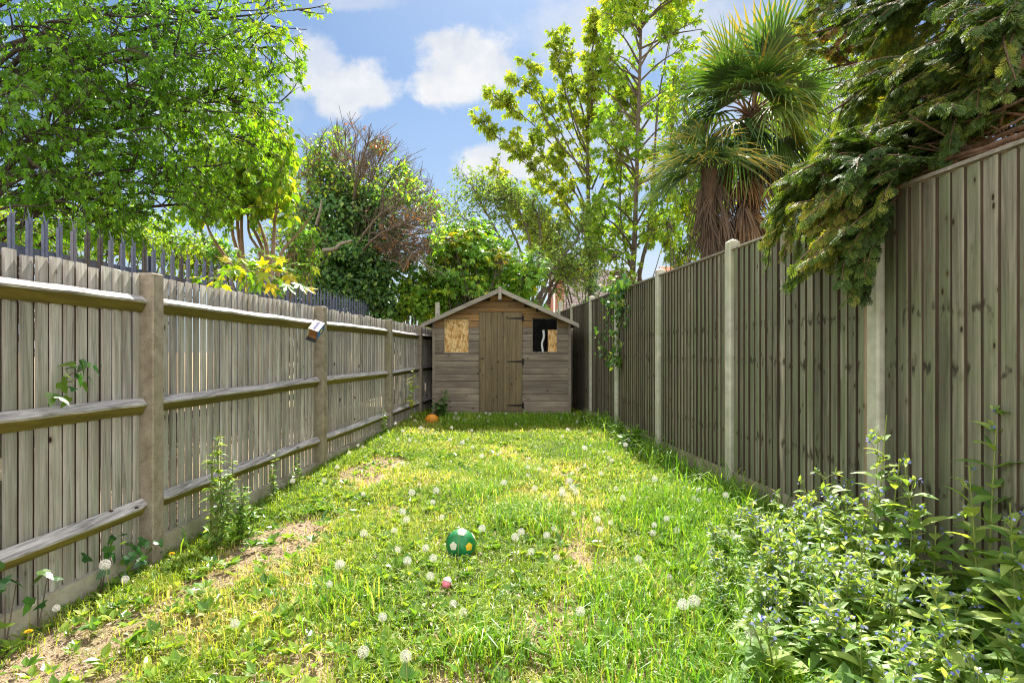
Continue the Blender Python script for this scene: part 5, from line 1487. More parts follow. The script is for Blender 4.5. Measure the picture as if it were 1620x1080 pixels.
def lawn():
    rng = np.random.default_rng(50)
    # ---- short turf
    mb = MB()
    for n, y0, y1, ws in ((76000, 1.6, 4.6, 1.0), (62000, 4.6, 8., 1.45), (45000, 8., 13.3, 2.1)):
        x, y = sample(rng, n, y0, y1)
        bb = bare(x, y); k = rng.random(len(x)) > bb * .94; x, y, bb = x[k], y[k], bb[k]
        clump = fbm(x * 3.1, y * 3.1, 5, 3)
        h = (.032 + .068 * clump ** 1.3 + .045 * rng.random(len(x)) ** 2) * (1 - .4 * bb) * (1 + .25 * (ws - 1))
        w = (.0035 + .003 * rng.random(len(x))) * ws
        dry = fbm(x * 1.6 + 4, y * 1.6, 31, 3)
        r = np.clip(rng.random(len(x)) * .76 + (dry - .50) * 1.0 + bb * .4, 0, 1)
        blades(mb, rng, x, y, h, w, rng.uniform(.1, 1.1, len(x)), r)
    tag(mb.build('lawn_grass', M['grass']), 'short patchy yellow green lawn grass', 'grass', kind='stuff')
    # ---- long grass : right side of the lawn, along the tall fence, tufts
    mb = MB()
    def tall(n, y0, y1, wfun, h0, h1, w, lean=(.2, .9), rb=.0):
        x, y = sample(rng, n, y0, y1)
        p = wfun(x, y); k = rng.random(len(x)) < p; x, y = x[k], y[k]; m = len(x)
        blades(mb, rng, x, y, h0 + (h1 - h0) * rng.random(m) ** 1.6, w * rng.uniform(.7, 1.3, m), rng.uniform(*lean, m), np.clip(rng.random(m) * .85 + rb, 0, 1))
    nz = lambda x, y, s: fbm(x * 1.7, y * 1.7, s, 3)
    right = lambda x, y: np.clip((x - .55 + (nz(x, y, 61) - .5) * 1.6) / .6, 0, 1) * np.clip((y - 1.2) / .5, 0, 1)
    tall(30000, 1.6, 5.2, lambda x, y: right(x, y) * .8, .10, .27, .006)
    tall(9000, 5.2, 8.5, lambda x, y: right(x, y) * .45, .08, .20, .008)
    tall(36000, 1.7, 9.6, lambda x, y: np.exp(-((xR(y) - x) / .28) ** 2) * np.clip(nz(x, y, 63) * 2.4 - .55, 0, 1), .16, .42, .0075, (.3, 1.1))
    tall(16000, 1.6, 2.9, lambda x, y: np.clip((x + .35 + (nz(x, y, 64) - .5) * 1.8) / .8, 0, 1) * .42, .09, .24, .006)
    tall(14000, 9.2, 10.72, lambda x, y: np.clip(nz(x, y, 65) * 2.2 - .5, 0, 1) * np.clip((x + 1.25) / .3, 0, 1) * .6, .07, .20, .010, (.2, 1.))
    tall(7000, 3.5, 10.4, lambda x, y: np.exp(-((x - xL(y)) / .14) ** 2) * np.clip(nz(x, y, 66) * 2.4 - .75, 0, 1), .10, .26, .006)
    for (tx, ty, r, n) in ((.12, 4.35, .33, 1300), (-.28, 5.1, .3, 500), (-.1, 2.55, .2, 300), (.55, 3.1, .3, 500), (-.85, 3.0, .25, 250), (.02, 6.0, .35, 400), (-.1, 9.7, .4, 300)):
        x = tx + rng.normal(size=n) * r * .5; y = ty + rng.normal(size=n) * r * .5; k = inside_lawn(x, y); x, y = x[k], y[k]
        blades(mb, rng, x, y, rng.uniform(.09, .22, len(x)), rng.uniform(.004, .007, len(x)), rng.uniform(.2, 1., len(x)), rng.random(len(x)))
    tag(mb.build('long_grass', M['grass_tall']), 'long uncut grass blades along the tall fence and in tufts on the lawn', 'grass', kind='stuff')
    # ---- broad weed leaves in rosettes
    mb = MB()
    nr = 7600
    y = 1.7 + (10.4 - 1.7) * rng.random(nr) ** 1.35; a, b = xL(y), xR(y); x = a + (b - a) * rng.random(nr)
    k = inside_lawn(x, y) & (rng.random(nr) > bare(x, y) * .8); x, y = x[k], y[k]; nr = len(x)
    m = 7; idx = np.repeat(np.arange(nr), m)
    th = rng.random(nr * m) * 2 * np.pi; o = np.stack([np.cos(th), np.sin(th), 0 * th], 1)
    s0 = rng.uniform(.025, .075, nr)[idx] * rng.uniform(.6, 1.2, nr * m)
    p = np.stack([x, y, gz(x, y) + rng.uniform(.004, .045, nr)], 1)[idx] + o * .006
    d = nrm(o + np.array([0, 0, 1.]) * rng.uniform(.05, 1.3, nr * m)[:, None])
    scatter(mb, OVAL, p, d, nrm(np.array([0, 0, 1.]) - o * .3 + rdir(rng, nr * m) * .3), s0, np.clip(rng.random(nr)[idx] * .6 + rng.random(nr * m) * .4, 0, 1))
    # large dandelion / dock leaves, upright, scattered
    n = 1900
    y = 1.7 + 8.8 * rng.random(n) ** 1.5; a, b = xL(y), xR(y); x = a + (b - a) * rng.random(n); k = inside_lawn(x, y) & (rng.random(n) > bare(x, y)); x, y = x[k], y[k]; n = len(x)
    th = rng.random(n) * 2 * np.pi; o = np.stack([np.cos(th), np.sin(th), 0 * th], 1)
    scatter(mb, LANCE, np.stack([x, y, gz(x, y)], 1), nrm(o * .6 + np.array([0, 0, 1.]) * rng.uniform(.3, 1.4, n)[:, None]), nrm(np.array([0, 0, 1.]) - o * .5), rng.uniform(.045, .11, n), rng.random(n) * .9, curl=rng.uniform(0, .5, n))
    tag(mb.build('weed_leaves', M['weed_leaf']), 'low broad weed leaves mixed through the lawn', 'weeds', kind='stuff')
    # ---- dry litter on the bare soil
    mb = MB(); n = 62000
    y = 1.6 + 9 * rng.random(n) ** 1.5; a, b = xL(y), xR(y); x = a + (b - a) * rng.random(n)
    k = inside_lawn(x, y) & (rng.random(n) < .55 + .45 * bare(x, y)); x, y = x[k], y[k]; n = len(x)
    z = gz(x, y) + rng.uniform(.002, .060, n) * (1 - bare(x, y) * .88)
    s = rng.uniform(.008, .028, n) * (1 + .06 * y)
    scatter(mb, OVAL, np.stack([x, y, z], 1), nrm(rdir(rng, n) * [1, 1, .25]), nrm(np.array([0, 0, 1.]) + rdir(rng, n) * .55), s, rng.random(n), wid=rng.uniform(.25, .9, n))
    tag(mb.build('dry_litter', M['litter']), 'dry leaf scraps and chippings on the worn tan strip', 'litter', kind='stuff')
lawn()

# ================================================================== dandelions
M['clock'] = mat_leaf('dandelion_down', [(.0, (.74, .70, .65)), (1., (.88, .85, .81))], .5, tcol=(1, 1, 1), rough=.8, spec=.1, cvar=0)
M['clock_core'] = mat_noise('seed_core', [(.3, (.30, .24, .16)), (.7, (.45, .38, .28))], 90)
M['stalk'] = mat_leaf('dandelion_stalk', [(.0, (.22, .30, .06)), (1., (.36, .30, .12))], .15)
M['petal'] = mat_leaf('yellow_petal', [(.0, (.80, .46, .01)), (1., (.88, .62, .02))], .3, tcol=(1, 1, .6), cvar=0)
def clock_head(mb, rng, c, r, blown=False):
    n = 80
    k = np.arange(n) + .5; ph = np.arccos(1 - 2 * k / n); th = np.pi * (1 + 5 ** .5) * k
    d = np.stack([np.sin(ph) * np.cos(th), np.sin(ph) * np.sin(th), np.cos(ph)], 1)
    d = d[d[:, 2] > -.86]
    if blown: d = d[(d @ np.array([.75, .2, .5]) < .25) | (rng.random(len(d)) < .18)]
    n = len(d)
    u = nrm(np.cross(d, rdir(rng, n))); v = np.cross(d, u)
    e = c + d * r * rng.uniform(.80, .90, (n, 1))
    i0 = c + d * r * .18
    W = r * .011
    # seed filament
    V = np.stack([i0 - u * W, i0 + u * W, e + u * W * .5, e - u * W * .5], 1)
    b = (np.arange(n) * 4)[:, None]
    mb.add(V.reshape(-1, 3), b + np.array([[0, 1, 2, 3]]), rng.random(n))
    # pappus : six hair rays
    for a in range(6):
        t = a / 6 * 2 * np.pi + rng.random(n) * .5
        o = np.cos(t)[:, None] * u + np.sin(t)[:, None] * v; q = np.cross(d, o)
        tip = e + o * r * .21 + d * r * .13
        V = np.stack([e - q * W * .9, e + q * W * .9, tip + q * W * 1.5, tip - q * W * 1.5], 1)
        mb.add(V.reshape(-1, 3), b + np.array([[0, 1, 2, 3]]), rng.random(n))

def dandelions():
    rng = np.random.default_rng(60)
    def proto(h, r, bend, name, label, kind, blown=False):
        root = thing(name, label, 'dandelion', (0, 0, 0))
        top = np.array([bend * h, 0, h])
        mb = MB(); batch_tubes(mb, smooth_path([[0, 0, -.01], [bend * h * .25, .004, h * .5], top], 8), np.linspace(.0026, .0017, 8), 6, rng.random()); mb.build('stalk', M['stalk'], root, smooth=True)
        if kind == 'clock':
            mb = MB(); clock_head(mb, rng, top, r, blown); mb.build('seed_head', M['clock'], root)
            mb = MB(); batch_tubes(mb, [top - [0, 0, r * .16], top - [0, 0, r * .08], top + [0, 0, r * .08], top + [0, 0, r * .16]], np.array([.05, .16, .16, .05]) * r, 8, .5, cap=True); mb.build('seed_core', M['clock_core'], root, smooth=True)
        else:
            mb = MB()
            for ring, (nn, rr, el) in enumerate(((26, 1.0, .15), (22, .85, .5), (18, .6, .95), (10, .35, 1.3))):
                th = np.arange(nn) / nn * 2 * np.pi + rng.random(nn) * .2; o = np.stack([np.cos(th) * math.cos(el), np.sin(th) * math.cos(el), th * 0 + math.sin(el)], 1)
                scatter(mb, OVAL, np.repeat(top[None], nn, 0), o, nrm(np.array([0, 0, 1.]) - o * .5 + .01), np.full(nn, r * rr * (1 if el < 1 else .8)), rng.random(nn), wid=np.full(nn, .45))
            mb.build('flower', M['petal'], root)
            mb = MB(); batch_tubes(mb, [top - [0, 0, .012], top - [0, 0, .004], top + [0, 0, .002]], [.003, .007, .008], 8, .3); mb.build('calyx', M['stalk'], root, smooth=True)
        return root
    LAB = 'white dandelion seed head on a thin stalk out on the open lawn'
    GRP = 'dandelion seed heads on the open lawn'
    var = [proto(.15, .022, .05, 'dandelion_clock', LAB, 'clock'), proto(.20, .023, -.08, 'dandelion_clock', LAB, 'clock'), proto(.24, .024, .12, 'dandelion_clock', LAB, 'clock'), proto(.12, .021, .2, 'dandelion_clock', LAB, 'clock', True)]
    hs = [.15, .20, .24, .12]
    used = [False] * 4
    c7 = [(995, 830), (1405, 662), (1450, 572), (1375, 213), (1438, 157), (1382, 103)]
    c7f = [(115, 728, 'dandelion clock nearest the camera along the grey fence base, tallest of that row'), (253, 757, 'dandelion clock second along the gravel board, next to the yellow dandelion'),
           (470, 568, 'tall stalked dandelion clock in front of the ivy leaves by the first concrete post'), (520, 628, 'smaller pale dandelion clock just below the one by the ivy leaves'), (1207, 230, 'dandelion clock against the gravel board between the first two grey posts'), (1258, 217, 'dandelion clock paired closely behind another by the gravel board')]
    c8 = [(97, 433), (222, 426), (102, 273), (325, 232), (424, 252), (300, 270), (283, 375), (431, 371), (607, 415), (243, 510), (271, 556), (397, 545), (365, 503), (8, 575), (480, 738), (527, 764), (517, 55), (537, 38), (563, 72), (595, 110), (673, 95), (667, 105), (750, 95), (1028, 75), (1047, 76), (1193, 62), (1238, 44), (1270, 98), (1348, 53), (1140, 115), (1150, 130), (1049, 152), (1016, 165), (984, 183), (1001, 210), (1327, 210), (1170, 249), (980, 242), (941, 255), (920, 270), (998, 265), (878, 282), (887, 319), (891, 418), (871, 452), (1146, 394), (1338, 402), (1448, 428), (1332, 440), (1403, 368), (1070, 380), (992, 357), (1100, 425), (802, 515), (993, 760), (767, 440), (1265, 550), (1450, 745), (80, 945), (275, 980), (165, 790), (1410, 620), (915, 545), (370, 635), (690, 225), (840, 165), (460, 40)]
    c1 = [(14, 247), (117, 256), (63, 255), (50, 290), (75, 300), (165, 437), (207, 452), (146, 521), (60, 718), (14, 748), (308, 913), (521, 440), (197, 280), (290, 860)]
    c5 = [(985, 822), (1025, 838), (1037, 848), (1008, 855), (970, 890), (1065, 842), (961, 888), (1057, 895), (70, 957), (92, 962), (42, 987), (102, 1004)]
    pts = [(a / 2.7, 680 + b / 2.7) for a, b in c7] + [(540 + a / 2.7, 680 + b / 2.7) for a, b in c8] + [(1080 + a / 2.7, 680 + b / 2.7) for a, b in c1] + [(540 + a / 2.7, 350 + b / 2.7) for a, b in c5]
    special = {(541, 390): 'dandelion clock whose stalk crosses in front of the green ball'}
    allp = [(x, y, None) for x, y in pts] + [(a / 2.7, 680 + b / 2.7, l) for a, b, l in c7f] + [(540 + a / 2.7, 680 + b / 2.7, l) for (a, b), l in special.items()]
    for x, y, lab in allp:
        v = rng.integers(0, 4)
        if lab and 'ball' in lab: v = 2
        if lab and ('tall' in lab): v = 2
        h = hs[v]; sc = rng.uniform(.72, 1.10)
        p = PGZ(x, y, h * sc)
        if lab and 'ball' in lab:
            p = PGZ(725, 893)
        p[0] = np.clip(p[0], xL(p[1]) + .05, xR(p[1]) - .05)
        o = var[v] if not used[v] and lab is None else copy_tree(var[v])
        if o is var[v]: used[v] = True
        o.location = tuple(p); o.scale = (sc,) * 3
        a = rng.random() * 6.28
        o.rotation_euler = (rng.normal() * .05, rng.normal() * .05, a)
        o['label'] = lab or LAB
        if lab is None: o['group'] = GRP
        elif 'group' in o: del o['group']
    for i in range(42):
        y = 3.2 + 7.0 * rng.random() ** .9; a, b = xL(y) + .25, xR(y) - .25; x = a + (b - a) * rng.random()
        if float(bare(np.array(x), np.array(y))) > .4 or (y < 4.3 and x > .95) or np.hypot(x - PGZ(729, 882)[0], y - PGZ(729, 882)[1]) < .3: continue
        o = copy_tree(var[rng.integers(0, 4)]); sc = rng.uniform(.8, 1.1); o.scale = (sc,) * 3
        o.location = (x, y, float(gz(np.array(x), np.array(y)))); o.rotation_euler = (rng.normal() * .08, rng.normal() * .08, rng.random() * 6.28)
    yl = [((727, 527), 7, 'yellow dandelion flower at the foot of the first concrete post', .10), ((112, 860), 7, 'yellow dandelion flower low beside the gravel board, lower than the white clocks', .10), ((1315, 202), 7, 'small yellow dandelion by the gravel board before the second grey post', .08), ((540, 872), 5, 'tiny yellow dandelion in the shaded grass before the shed door', .08), ((790, 178), 8, 'small yellow dandelion in the middle of the far lawn', .08)]
    for (a, b), c, lab, h in yl:
        x, y = (a / 2.7, 680 + b / 2.7) if c == 7 else ((540 + a / 2.7, 350 + b / 2.7) if c == 5 else (540 + a / 2.7, 680 + b / 2.7))
        o = proto(h, .019, .1, 'dandelion_flower', lab, 'flower')
        p = PGZ(x, y, h); p[0] = max(p[0], xL(p[1]) + .05); p[1] = min(p[1], 10.3); o.location = tuple(p)
dandelions()

# ================================================================== blue alkanet by the tall fence
M['alk_leaf'] = mat_leaf('hairy_green_leaf', [(.0, (.09, .21, .05)), (.5, (.22, .37, .09)), (.85, (.38, .50, .15)), (1., (.52, .58, .22))], .5, tcol=(1.45, 1.3, .42), rough=.48, spec=.5, clump=1.5, cvar=.25)
M['alk_stem'] = mat_leaf('hairy_stem', [(.0, (.16, .22, .06)), (1., (.26, .32, .09))], .15)
M['alk_flower'] = mat_leaf('blue_flower', [(.0, (.11, .15, .58)), (.5, (.24, .28, .72)), (1., (.56, .57, .82))], .3, tcol=(1, 1, 1.1), cvar=0)
FLOWER = tpl([[0, 0, 0]] + [[math.cos(a) * r, math.sin(a) * r, .12 * r] for k in range(5) for a, r in ((k * 1.2566 - .42, .92), (k * 1.2566, 1.0), (k * 1.2566 + .42, .92), (k * 1.2566 + .628, .45))],
             [[0, 1 + i, 1 + (i + 1) % 20] for i in range(20)])
def alkanet_proto(rng, h, ns, basal, label, group, spread=.35, big=1.0):
    root = thing('alkanet_plant', label, 'plant', (0, 0, 0), group)
    ms, ml, mf = MB(), MB(), MB()
    for k in range(ns):
        th = rng.random() * 6.283; o = np.array([math.cos(th), math.sin(th), 0])
        hh = h * rng.uniform(.6, 1.25)
        base = o * rng.uniform(.0, .06)
        e = base + o * hh * spread * rng.uniform(.4, 1.2) + np.array([0, 0, hh])
        p = smooth_path([base - [0, 0, .02], base * .6 + e * .4 + [0, 0, hh * .08], e], 16)
        batch_tubes(ms, p, np.linspace(.0055, .0022, 16), 6, rng.random())
        m = int(9 + hh * 15); t = np.linspace(.10, .9, m); i = np.minimum((t * 15).astype(int), 14)
        a = np.arange(m) * 2.4 + rng.random() * 6
        out = np.stack([np.cos(a), np.sin(a), 0 * a], 1)
        pos = p[i]
        scatter(ml, LANCE, pos, nrm(out + np.array([0, 0, 1.]) * rng.uniform(.25, 1.35, m)[:, None]), nrm(np.array([0, 0, 1.]) - out * .45 + rdir(rng, m) * .25), (.175 - .105 * t) * rng.uniform(.75, 1.2, m) * big, np.clip(rng.random(m) * .8 + .1, 0, 1), wid=np.full(m, 1.25), curl=rng.uniform(.05, .5, m))
        # flowering side shoots towards the top
        q = rng.integers(3, 6)
        for j in range(q):
            tt = rng.uniform(.62, 1.0); s = p[min(int(tt * 15), 15)]
            d = nrm(rdir(rng, 1)[0] * .8 + [0, 0, .9]); l = rng.uniform(.03, .10)
            pp = smooth_path([s, s + d * l * .6, s + d * l + [0, 0, -.01]], 5); batch_tubes(ms, pp, np.linspace(.0022, .0013, 5), 5, rng.random())
            nf = rng.integers(2, 6)
            c = pp[-1] + rng.normal(size=(nf, 3)) * .010
            fd = nrm(rdir(rng, nf) * .7 + [0, -.25, .7])
            scatter(mf, FLOWER, c, nrm(np.cross(fd, [1, .2, .1])), fd, rng.uniform(.006, .0095, nf), rng.random(nf))
            nl = 6; o2 = rdir(rng, nl)
            scatter(ml, LANCE, np.repeat(pp[-1][None], nl, 0) - o2 * .002, nrm(o2 + [0, 0, .3]), nrm(rdir(rng, nl) + [0, 0, 1]), rng.uniform(.022, .050, nl), rng.random(nl) * .7 + .25, wid=np.full(nl, 1.2))
    if basal:
        a = rng.random(basal) * 6.283; out = np.stack([np.cos(a), np.sin(a), 0 * a], 1)
        scatter(ml, LANCE, out * .02, nrm(out + np.array([0, 0, 1.]) * rng.uniform(.25, 1.1, basal)[:, None]), nrm(np.array([0, 0, 1.]) - out * .35), rng.uniform(.17, .32, basal) * big, rng.random(basal) * .6, wid=rng.uniform(1.25, 1.7, basal), curl=rng.uniform(.15, .7, basal))
    ms.build('stem', M['alk_stem'], root, smooth=True); ml.build('foliage', M['alk_leaf'], root); mf.build('bloom', M['alk_flower'], root)
    return root
def alkanets():
    rng = np.random.default_rng(70)
    LAB = 'leafy blue flowered alkanet in the sunlit clump before the tall fence'; GRP = 'blue alkanet clump by the tall fence'
    pr = [alkanet_proto(rng, .42, 6, 6, LAB, GRP), alkanet_proto(rng, .50, 5, 8, LAB, GRP), alkanet_proto(rng, .34, 7, 6, LAB, GRP), alkanet_proto(rng, .58, 5, 7, LAB, GRP)]
    pos = [(1.83, 3.65, 1), (1.62, 3.70, 2), (1.72, 3.38, 3), (1.86, 3.25, 3), (1.54, 3.45, 0), (1.38, 3.34, 2), (1.60, 3.05, 1), (1.74, 2.95, 1), (1.42, 3.06, 0), (1.26, 3.02, 2), (1.47, 2.78, 0), (1.30, 2.72, 0), (1.16, 2.70, 2), (1.50, 2.48, 1), (1.33, 2.42, 0), (1.16, 2.40, 2), (1.42, 2.18, 0), (1.24, 2.14, 2), (1.58, 2.12, 1), (1.32, 1.95, 2), (1.5, 1.9, 0), (1.4, 2.6, 1), (1.55, 2.85, 0), (1.68, 3.15, 1), (1.06, 2.62, -.68), (1.00, 2.88, -.6), (1.14, 3.20, -.7), (1.27, 3.62, -.65), (1.05, 2.42, -.6), (1.45, 3.95, -.7), (1.22, 2.85, -.75)]
    used = set()
    for x, y, v in pos:
        sc0 = 1.0
        if v < 0: sc0, v = -v, 2
        o = pr[v] if v not in used else copy_tree(pr[v]); used.add(v)
        o.location = (x, y, float(gz(np.array(x), np.array(y)))); o.rotation_euler = (0, 0, rng.random() * 6.28); s = rng.uniform(.76, 1.02) * sc0; o.scale = (s, s, s)
    def one(x, y, h, ns, basal, label, big=1.0, spread=.12):
        o = alkanet_proto(rng, h, ns, basal, label, None, spread, big); o.location = (x, y, float(gz(np.array(x), np.array(y))))
        return o
    one(2.02, 2.62, 1.02, 2, 8, 'tall upright alkanet stem with blue flowers close to the bare fence boards, in shade', 1.35)
    one(1.93, 2.82, .72, 2, 7, 'shaded leaning alkanet with few flowers against the dark fence', 1.3, .25)
    one(1.98, 2.38, .62, 3, 9, 'big leaved alkanet in deep shade at the corner of the tall fence', 1.35, .2)
    one(1.80, 3.05, .78, 3, 8, 'tallest sunlit alkanet with pale flower heads in front of the concrete post', 1.1, .12)
    one(1.86, 2.52, .34, 2, 12, 'low alkanet of very large dark basal leaves under the fence', 1.5, .3)
    one(1.02, 2.30, .24, 2, 11, 'low broad leaved alkanet at the lawn edge where long grass meets the clump', 1.1, .4)
    one(1.20, 2.02, .30, 2, 11, 'broad pale leaved alkanet low in front of the clump beside the lawn', 1.1, .4)
    one(1.90, 2.18, .40, 2, 12, 'broad leaved alkanet with huge drooping leaves in the darkest corner under the fence', 1.6, .3)
    one(1.70, 2.72, .60, 3, 8, 'upright leafy alkanet standing where sun meets fence shade', 1.2, .12)
    one(1.74, 2.03, .55, 4, 6, 'alkanet with bright blue flowers and pale lit leaves at the lower corner by the fence', 1.0, .2)
alkanets()

# ================================================================== weeds and ivy on the left fence
M['weed_stem'] = mat_leaf('weed_stem', [(.0, (.13, .17, .05)), (1., (.25, .28, .09))], .1)
def weed(name, label, cat, x, y, h, ns, leaf, T, ls, seed, lean=(0, 0), m=22, spread=.25, pale=0.0, wid=1.0):
    rng = np.random.default_rng(seed)
    b = np.array([x, y, float(gz(np.array(x), np.array(y)))])
    root = thing(name, label, cat, b); ms, ml = MB(), MB()
    for k in range(ns):
        th = rng.random() * 6.28; o = np.array([math.cos(th), math.sin(th), 0])
        hh = h * (rng.uniform(.5, 1.0) if k else 1.0)
        e = b + o * hh * spread * rng.random() + np.array([lean[0], lean[1], hh])
        st = b + o * rng.random() * .04
        p = smooth_path([st - [0, 0, .02], st * .5 + e * .5 + rng.normal(size=3) * .02, e], 14); batch_tubes(ms, p, np.linspace(.005, .0018, 14), 6, rng.random())
        t = rng.uniform(.1, 1, m) ** .8; i = np.minimum((t * 13).astype(int), 12); a = rng.random(m) * 6.28; out = np.stack([np.cos(a), np.sin(a), 0 * a], 1)
        scatter(ml, T, p[i], nrm(out + np.array([0, 0, 1.]) * rng.uniform(-.1, .9, m)[:, None]), nrm(np.array([0, 0, 1.]) + rdir(rng, m) * .5), ls * (1.15 - .6 * t) * rng.uniform(.7, 1.25, m), np.clip(rng.random(m) * .8 + pale, 0, 1), wid=np.full(m, wid), curl=rng.uniform(0, .4, m))
    ms.build('stem', M['weed_stem'], root, smooth=True); ml.build('foliage', leaf, root)
    return root
weed('willowherb_weed', 'tall bushy weed with slim leafy stems beside the first grey fence post', 'weed', -1.93, 3.95, .78, 9, M['alk_leaf'], LANCE, .085, 80, (.02, .05), 34, .22, .1)
weed('willowherb_weed', 'shorter leafy weed bushing out at the foot of the tall weed', 'weed', -1.82, 4.05, .40, 8, M['weed_leaf'], LANCE, .09, 81, (.05, 0), 18, .4)
weed('bindweed', 'thin leafy weed climbing against the lowest rail between the first two posts', 'weed', -1.96, 5.02, .50, 3, M['weed_leaf'], OVAL6, .06, 82, (-.02, .02), 22, .1, .1)
weed('bindweed', 'short dark leafed weed against the gravel board further along', 'weed', -1.90, 5.42, .36, 3, M['weed_leaf'], OVAL6, .055, 83, (-.02, 0), 16, .15)
weed('garlic_mustard', 'pale flowered upright weed lit against the dark fence corner near the shed', 'weed', -1.62, 9.75, 1.02, 3, M['pale_leaf'] if 'pale_leaf' in M else M['alk_leaf'], OVAL6, .17, 84, (.06, 0), 11, .1, .4, 1.1)
weed('nettle', 'dark green nettle clump growing against the corner of the shed', 'weed', -1.22, 10.45, .52, 8, M['leaf_ivy'], LANCE, .12, 85, (.0, -.05), 20, .45, .1, 1.6)
weed('nettle', 'leafy green weed against the grey boards before the third post', 'weed', -1.74, 8.30, .42, 4, M['weed_leaf'], OVAL6, .07, 86, (0, 0), 18, .2)
weed('dock_plant', 'broad leaved dark dock at the foot of the tall fence, before the second slim post', 'weed', 1.46, 7.25, .30, 4, M['weed_leaf'], LANCE, .22, 87, (0, 0), 8, .5, 0, 1.5)
weed('dock_plant', 'green leafy weed below the hanging ivy on the tall fence', 'weed', 1.40, 8.0, .34, 5, M['weed_leaf'], OVAL6, .08, 88, (0, 0), 16, .35)
weed('dock_plant', 'small broad leaved weed with upright leaves by the sunlit far fence corner', 'weed', 1.15, 9.5, .25, 4, M['weed_leaf'], LANCE, .15, 89, (0, 0), 8, .5, .15, 1.4)

def ivy_sprig(name, label, stems, leaves, seed, tone=.1):
    rng = np.random.default_rng(seed)
    b = stems[0][0]; root = thing(name, label, 'ivy', b)
    mb = MB()
    for s in stems: batch_tubes(mb, smooth_path(s, 12), np.linspace(.004, .002, 12), 5, rng.random())
    mb.build('stem', M['bark'], root, smooth=True)
    n = len(leaves); mb = MB()
    pos = np.array([l[0] for l in leaves]); sz = np.array([l[1] for l in leaves]); nz = np.array([l[2] for l in leaves]); d = np.array([l[3] for l in leaves])
    scatter(mb, IVY, pos, d, nz, sz, np.clip(rng.random(n) * .8 + tone, 0, 1)); mb.build('foliage', M['ivy_bright'], root)
    return root
M['ivy_bright'] = mat_leaf('fence_ivy_leaf', [(.0, (.02, .085, .018)), (.55, (.05, .15, .03)), (.85, (.16, .26, .03)), (1., (.36, .38, .06))], .4, tcol=(1.5, 1.4, .5), rough=.3, spec=.65, cvar=.1)
def ivies():
    rng = np.random.default_rng(90)
    # sprig pushing through the grey fence
    def wl(px, py, off=.05):
        D = 3.0
        for _ in range(8):
            x = OL[0] + (off) * nL[0] + SL * D; D = F * -x / (810 - px) if False else D
            D = -(OL[0] + off) * F / ((810 - px) + SL * F)
        return P(px, py, D)
    A = [wl(92, 612, .02), wl(112, 592, .06), wl(140, 580, .10)]
    B = [wl(100, 606, .03), wl(120, 600, .07), wl(128, 590, .1)]
    lv = []
    for px, py, s in ((84, 622, .075), (92, 625, .08), (97, 604, .075), (103, 590, .07), (112, 582, .07), (118, 574, .075), (130, 570, .08), (137, 572, .07), (126, 592, .07), (109, 628, .065), (132, 604, .06), (150, 577, .07), (142, 596, .055), (116, 612, .06), (105, 600, .06), (160, 574, .05)):
        p = wl(px, py, .06 + rng.random() * .05); d = nrm(rng.normal(size=3) * .5 + [.3, -.1, -.5])
        lv.append((p, s, nrm(nL * .8 + [0, 0, .6] + rng.normal(size=3) * .45), d))
    ivy_sprig('ivy_sprig', 'green ivy sprig sticking out between the grey boards above the middle rail', [A, B], lv, 91, .05)
    # ivy at the foot of the fence
    for k, (px, py, n, lab) in enumerate(((160, 868, 9, 'ivy leaves climbing the grey boards just before the first concrete post'), (8, 940, 7, 'ivy leaves at the bottom of the boards nearest the camera'), (60, 925, 4, 'a few dark ivy leaves low on the grey boards between the nearest clocks'), (215, 868, 16, 'bushy dark ivy round the foot of the first concrete post'))):
        c = wl(px, py, .05); lv = []
        b = c.copy(); b[2] = float(gz(b[0], b[1]))
        for i in range(n):
            p = c + dL * rng.normal() * .07 + nL * (rng.random() * .10) + np.array([0, 0, rng.normal() * .06])
            lv.append((p, rng.uniform(.05, .085), nrm(nL * .8 + [0, 0, .6] + rng.normal(size=3) * .4), nrm(rng.normal(size=3) * .5 + [0, 0, -.6])))
        ivy_sprig('ivy_sprig', lab, [[b, c], [b, c + dL * .06 + [0, 0, .05]]], lv, 92 + k, 0.05)
    # ivy hanging over the tall fence
    def wr(px, py, off=.05):
        D = (OR[0] - off) * F / ((px - 810) - SR * F)
        return P(px, py, D)
    lv = []; st = []
    for path, n, s, w in (([(985, 448), (975, 470), (958, 500), (954, 535), (962, 570)], 95, .055, 6), ([(985, 448), (982, 480), (978, 520), (979, 560), (980, 575)], 120, .07, 5), ([(985, 448), (972, 458), (966, 480)], 50, .06, 7), ([(985, 448), (990, 470), (994, 492), (992, 512)], 26, .05, 4), ([(955, 458), (975, 450), (990, 444), (1005, 446)], 50, .07, 5)):
        pts = [wr(x, y, .06) for x, y in path]; st.append(pts); sp = smooth_path(pts, 40)
        for i in range(n):
            c = sp[rng.integers(0, 40)] + np.array([rng.normal() * w * .009, rng.normal() * .06, rng.normal() * w * .008]) + nR * rng.random() * .07
            lv.append((c, s * rng.uniform(.7, 1.5), nrm(nR * .6 + [0, -.3, .6] + rng.normal(size=3) * .5), nrm(rng.normal(size=3) * .4 + [0, 0, -.8])))
    ivy_sprig('ivy_curtain', 'long strands of ivy hanging down over the tall olive fence near the shed', st, lv, 97, .18)
ivies()

